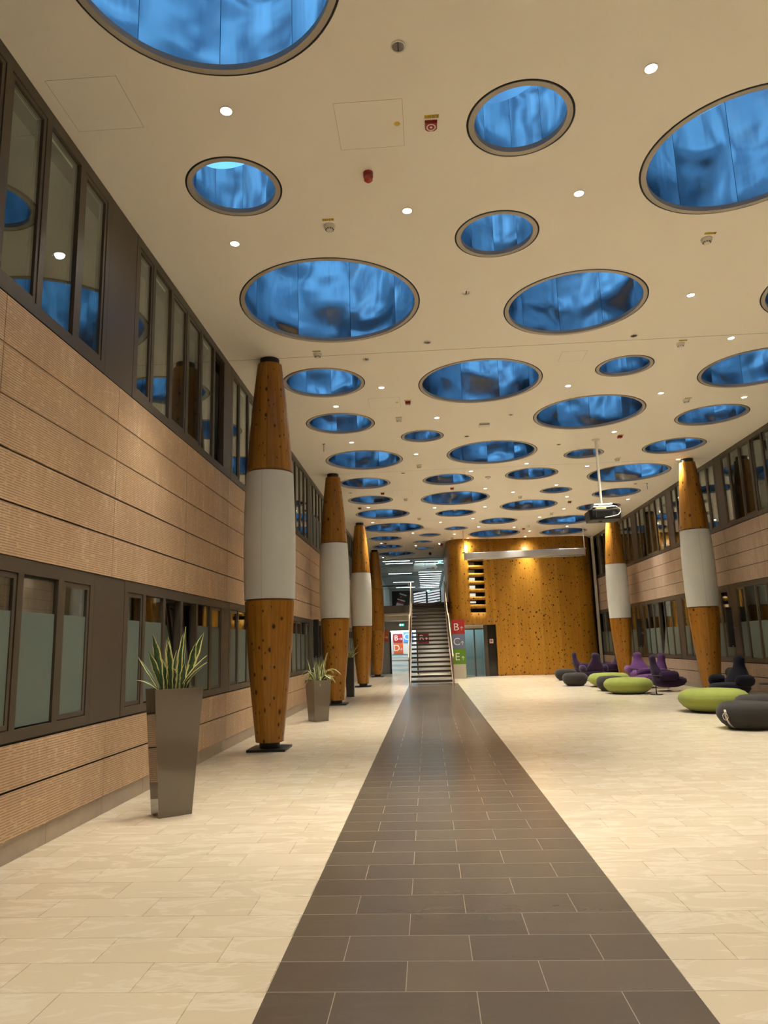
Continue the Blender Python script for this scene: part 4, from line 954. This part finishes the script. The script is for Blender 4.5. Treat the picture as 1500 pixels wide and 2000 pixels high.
# side tables
def side_table(x, y, h, r, label):
    t = thing('side_table', label, 'side table', (x, y, 0), 0, 'black side tables')
    MB().cyl(r, h-.015, h, seg=32).build('tabletop', M['black'], t, smooth=True)
    MB().tube([(0, 0, .01), (0, 0, h-.01)], .014, 12).build('stem', M['black'], t, smooth=True)
    MB().cyl(r*.85, 0, .012, seg=32).build('base', M['black'], t, smooth=True)
side_table(6.85, 24.55, .52, .19, 'thin black side table in front of the bright purple chair')
side_table(6.05, 20.05, .50, .19, 'thin black side table between the green pouf and the dark purple chair')
side_table(7.45, 16.35, .45, .30, 'low black side table at the right edge by the navy chair')
side_table(7.74, 19.24, .40, .14, 'small dark table behind the navy chair holding the vase')
t = thing('glass_vase', 'round smoked glass vase behind the navy chair', 'vase', (7.74, 19.24, .40))
MB().lathe([(0, 0), (.07, 0), (.12, .05), (.155, .14), (.145, .22), (.10, .27), (.075, .285), (.068, .28), (.092, .262), (.132, .21), (.142, .14), (.11, .06), (.06, .012), (0, .012)], 32).build('body', M['smoke'], t, smooth='all')

# ------------------------------------------------------------------ world: dusk sky
w = bpy.data.worlds.new('dusk_sky'); sc.world = w; w.use_nodes = True; nt = w.node_tree; bg = nt.nodes['Background']
tc = nt.nodes.new('ShaderNodeTexCoord'); nz = nt.nodes.new('ShaderNodeTexNoise'); nz.inputs['Scale'].default_value = 4.2; nz.inputs['Detail'].default_value = 3
nt.links.new(tc.outputs['Generated'], nz.inputs['Vector'])
rp = nt.nodes.new('ShaderNodeValToRGB'); cr = rp.color_ramp
cr.elements[0].position = .40; cr.elements[0].color = (.035, .11, .25, 1); cr.elements[1].position = .60; cr.elements[1].color = (.17, .54, 1.0, 1)
nt.links.new(nz.outputs[0], rp.inputs[0]); nt.links.new(rp.outputs[0], bg.inputs[0]); bg.inputs[1].default_value = 1.75

# ------------------------------------------------------------------ camera
f, yaw, pit, rol = 1392.88, math.radians(-3.15964), math.radians(10.60831), math.radians(-1.69552)
fw = Vector((sin(yaw)*cos(pit), cos(yaw)*cos(pit), sin(pit))); rt = Vector((cos(yaw), -sin(yaw), 0)); up = rt.cross(fw)
r2 = cos(rol)*rt+sin(rol)*up; u2 = -sin(rol)*rt+cos(rol)*up
cd = bpy.data.cameras.new('camera'); cam = bpy.data.objects.new('camera', cd); COL.objects.link(cam)
cd.sensor_fit = 'HORIZONTAL'; cd.sensor_width = 36; cd.lens = 36*f/1500; cd.clip_start = .05; cd.clip_end = 300
cam.matrix_world = Matrix(((r2.x, u2.x, -fw.x, 0), (r2.y, u2.y, -fw.y, 0), (r2.z, u2.z, -fw.z, 1.5), (0, 0, 0, 1)))
sc.camera = cam
# ------------------------------------------------------------------ look
vs = sc.view_settings; vs.view_transform = 'Standard'; vs.look = 'None'; vs.gamma = 1; vs.exposure = 0; vs.use_curve_mapping = False
cy = sc.cycles; cy.max_bounces = 6; cy.diffuse_bounces = 4; cy.glossy_bounces = 5; cy.transmission_bounces = 4; cy.transparent_max_bounces = 16
cy.use_adaptive_sampling = True; cy.adaptive_threshold = .05
cy.sample_clamp_indirect = 40; cy.caustics_reflective = False; cy.caustics_refractive = False; cy.use_denoising = True; cy.blur_glossy = .5
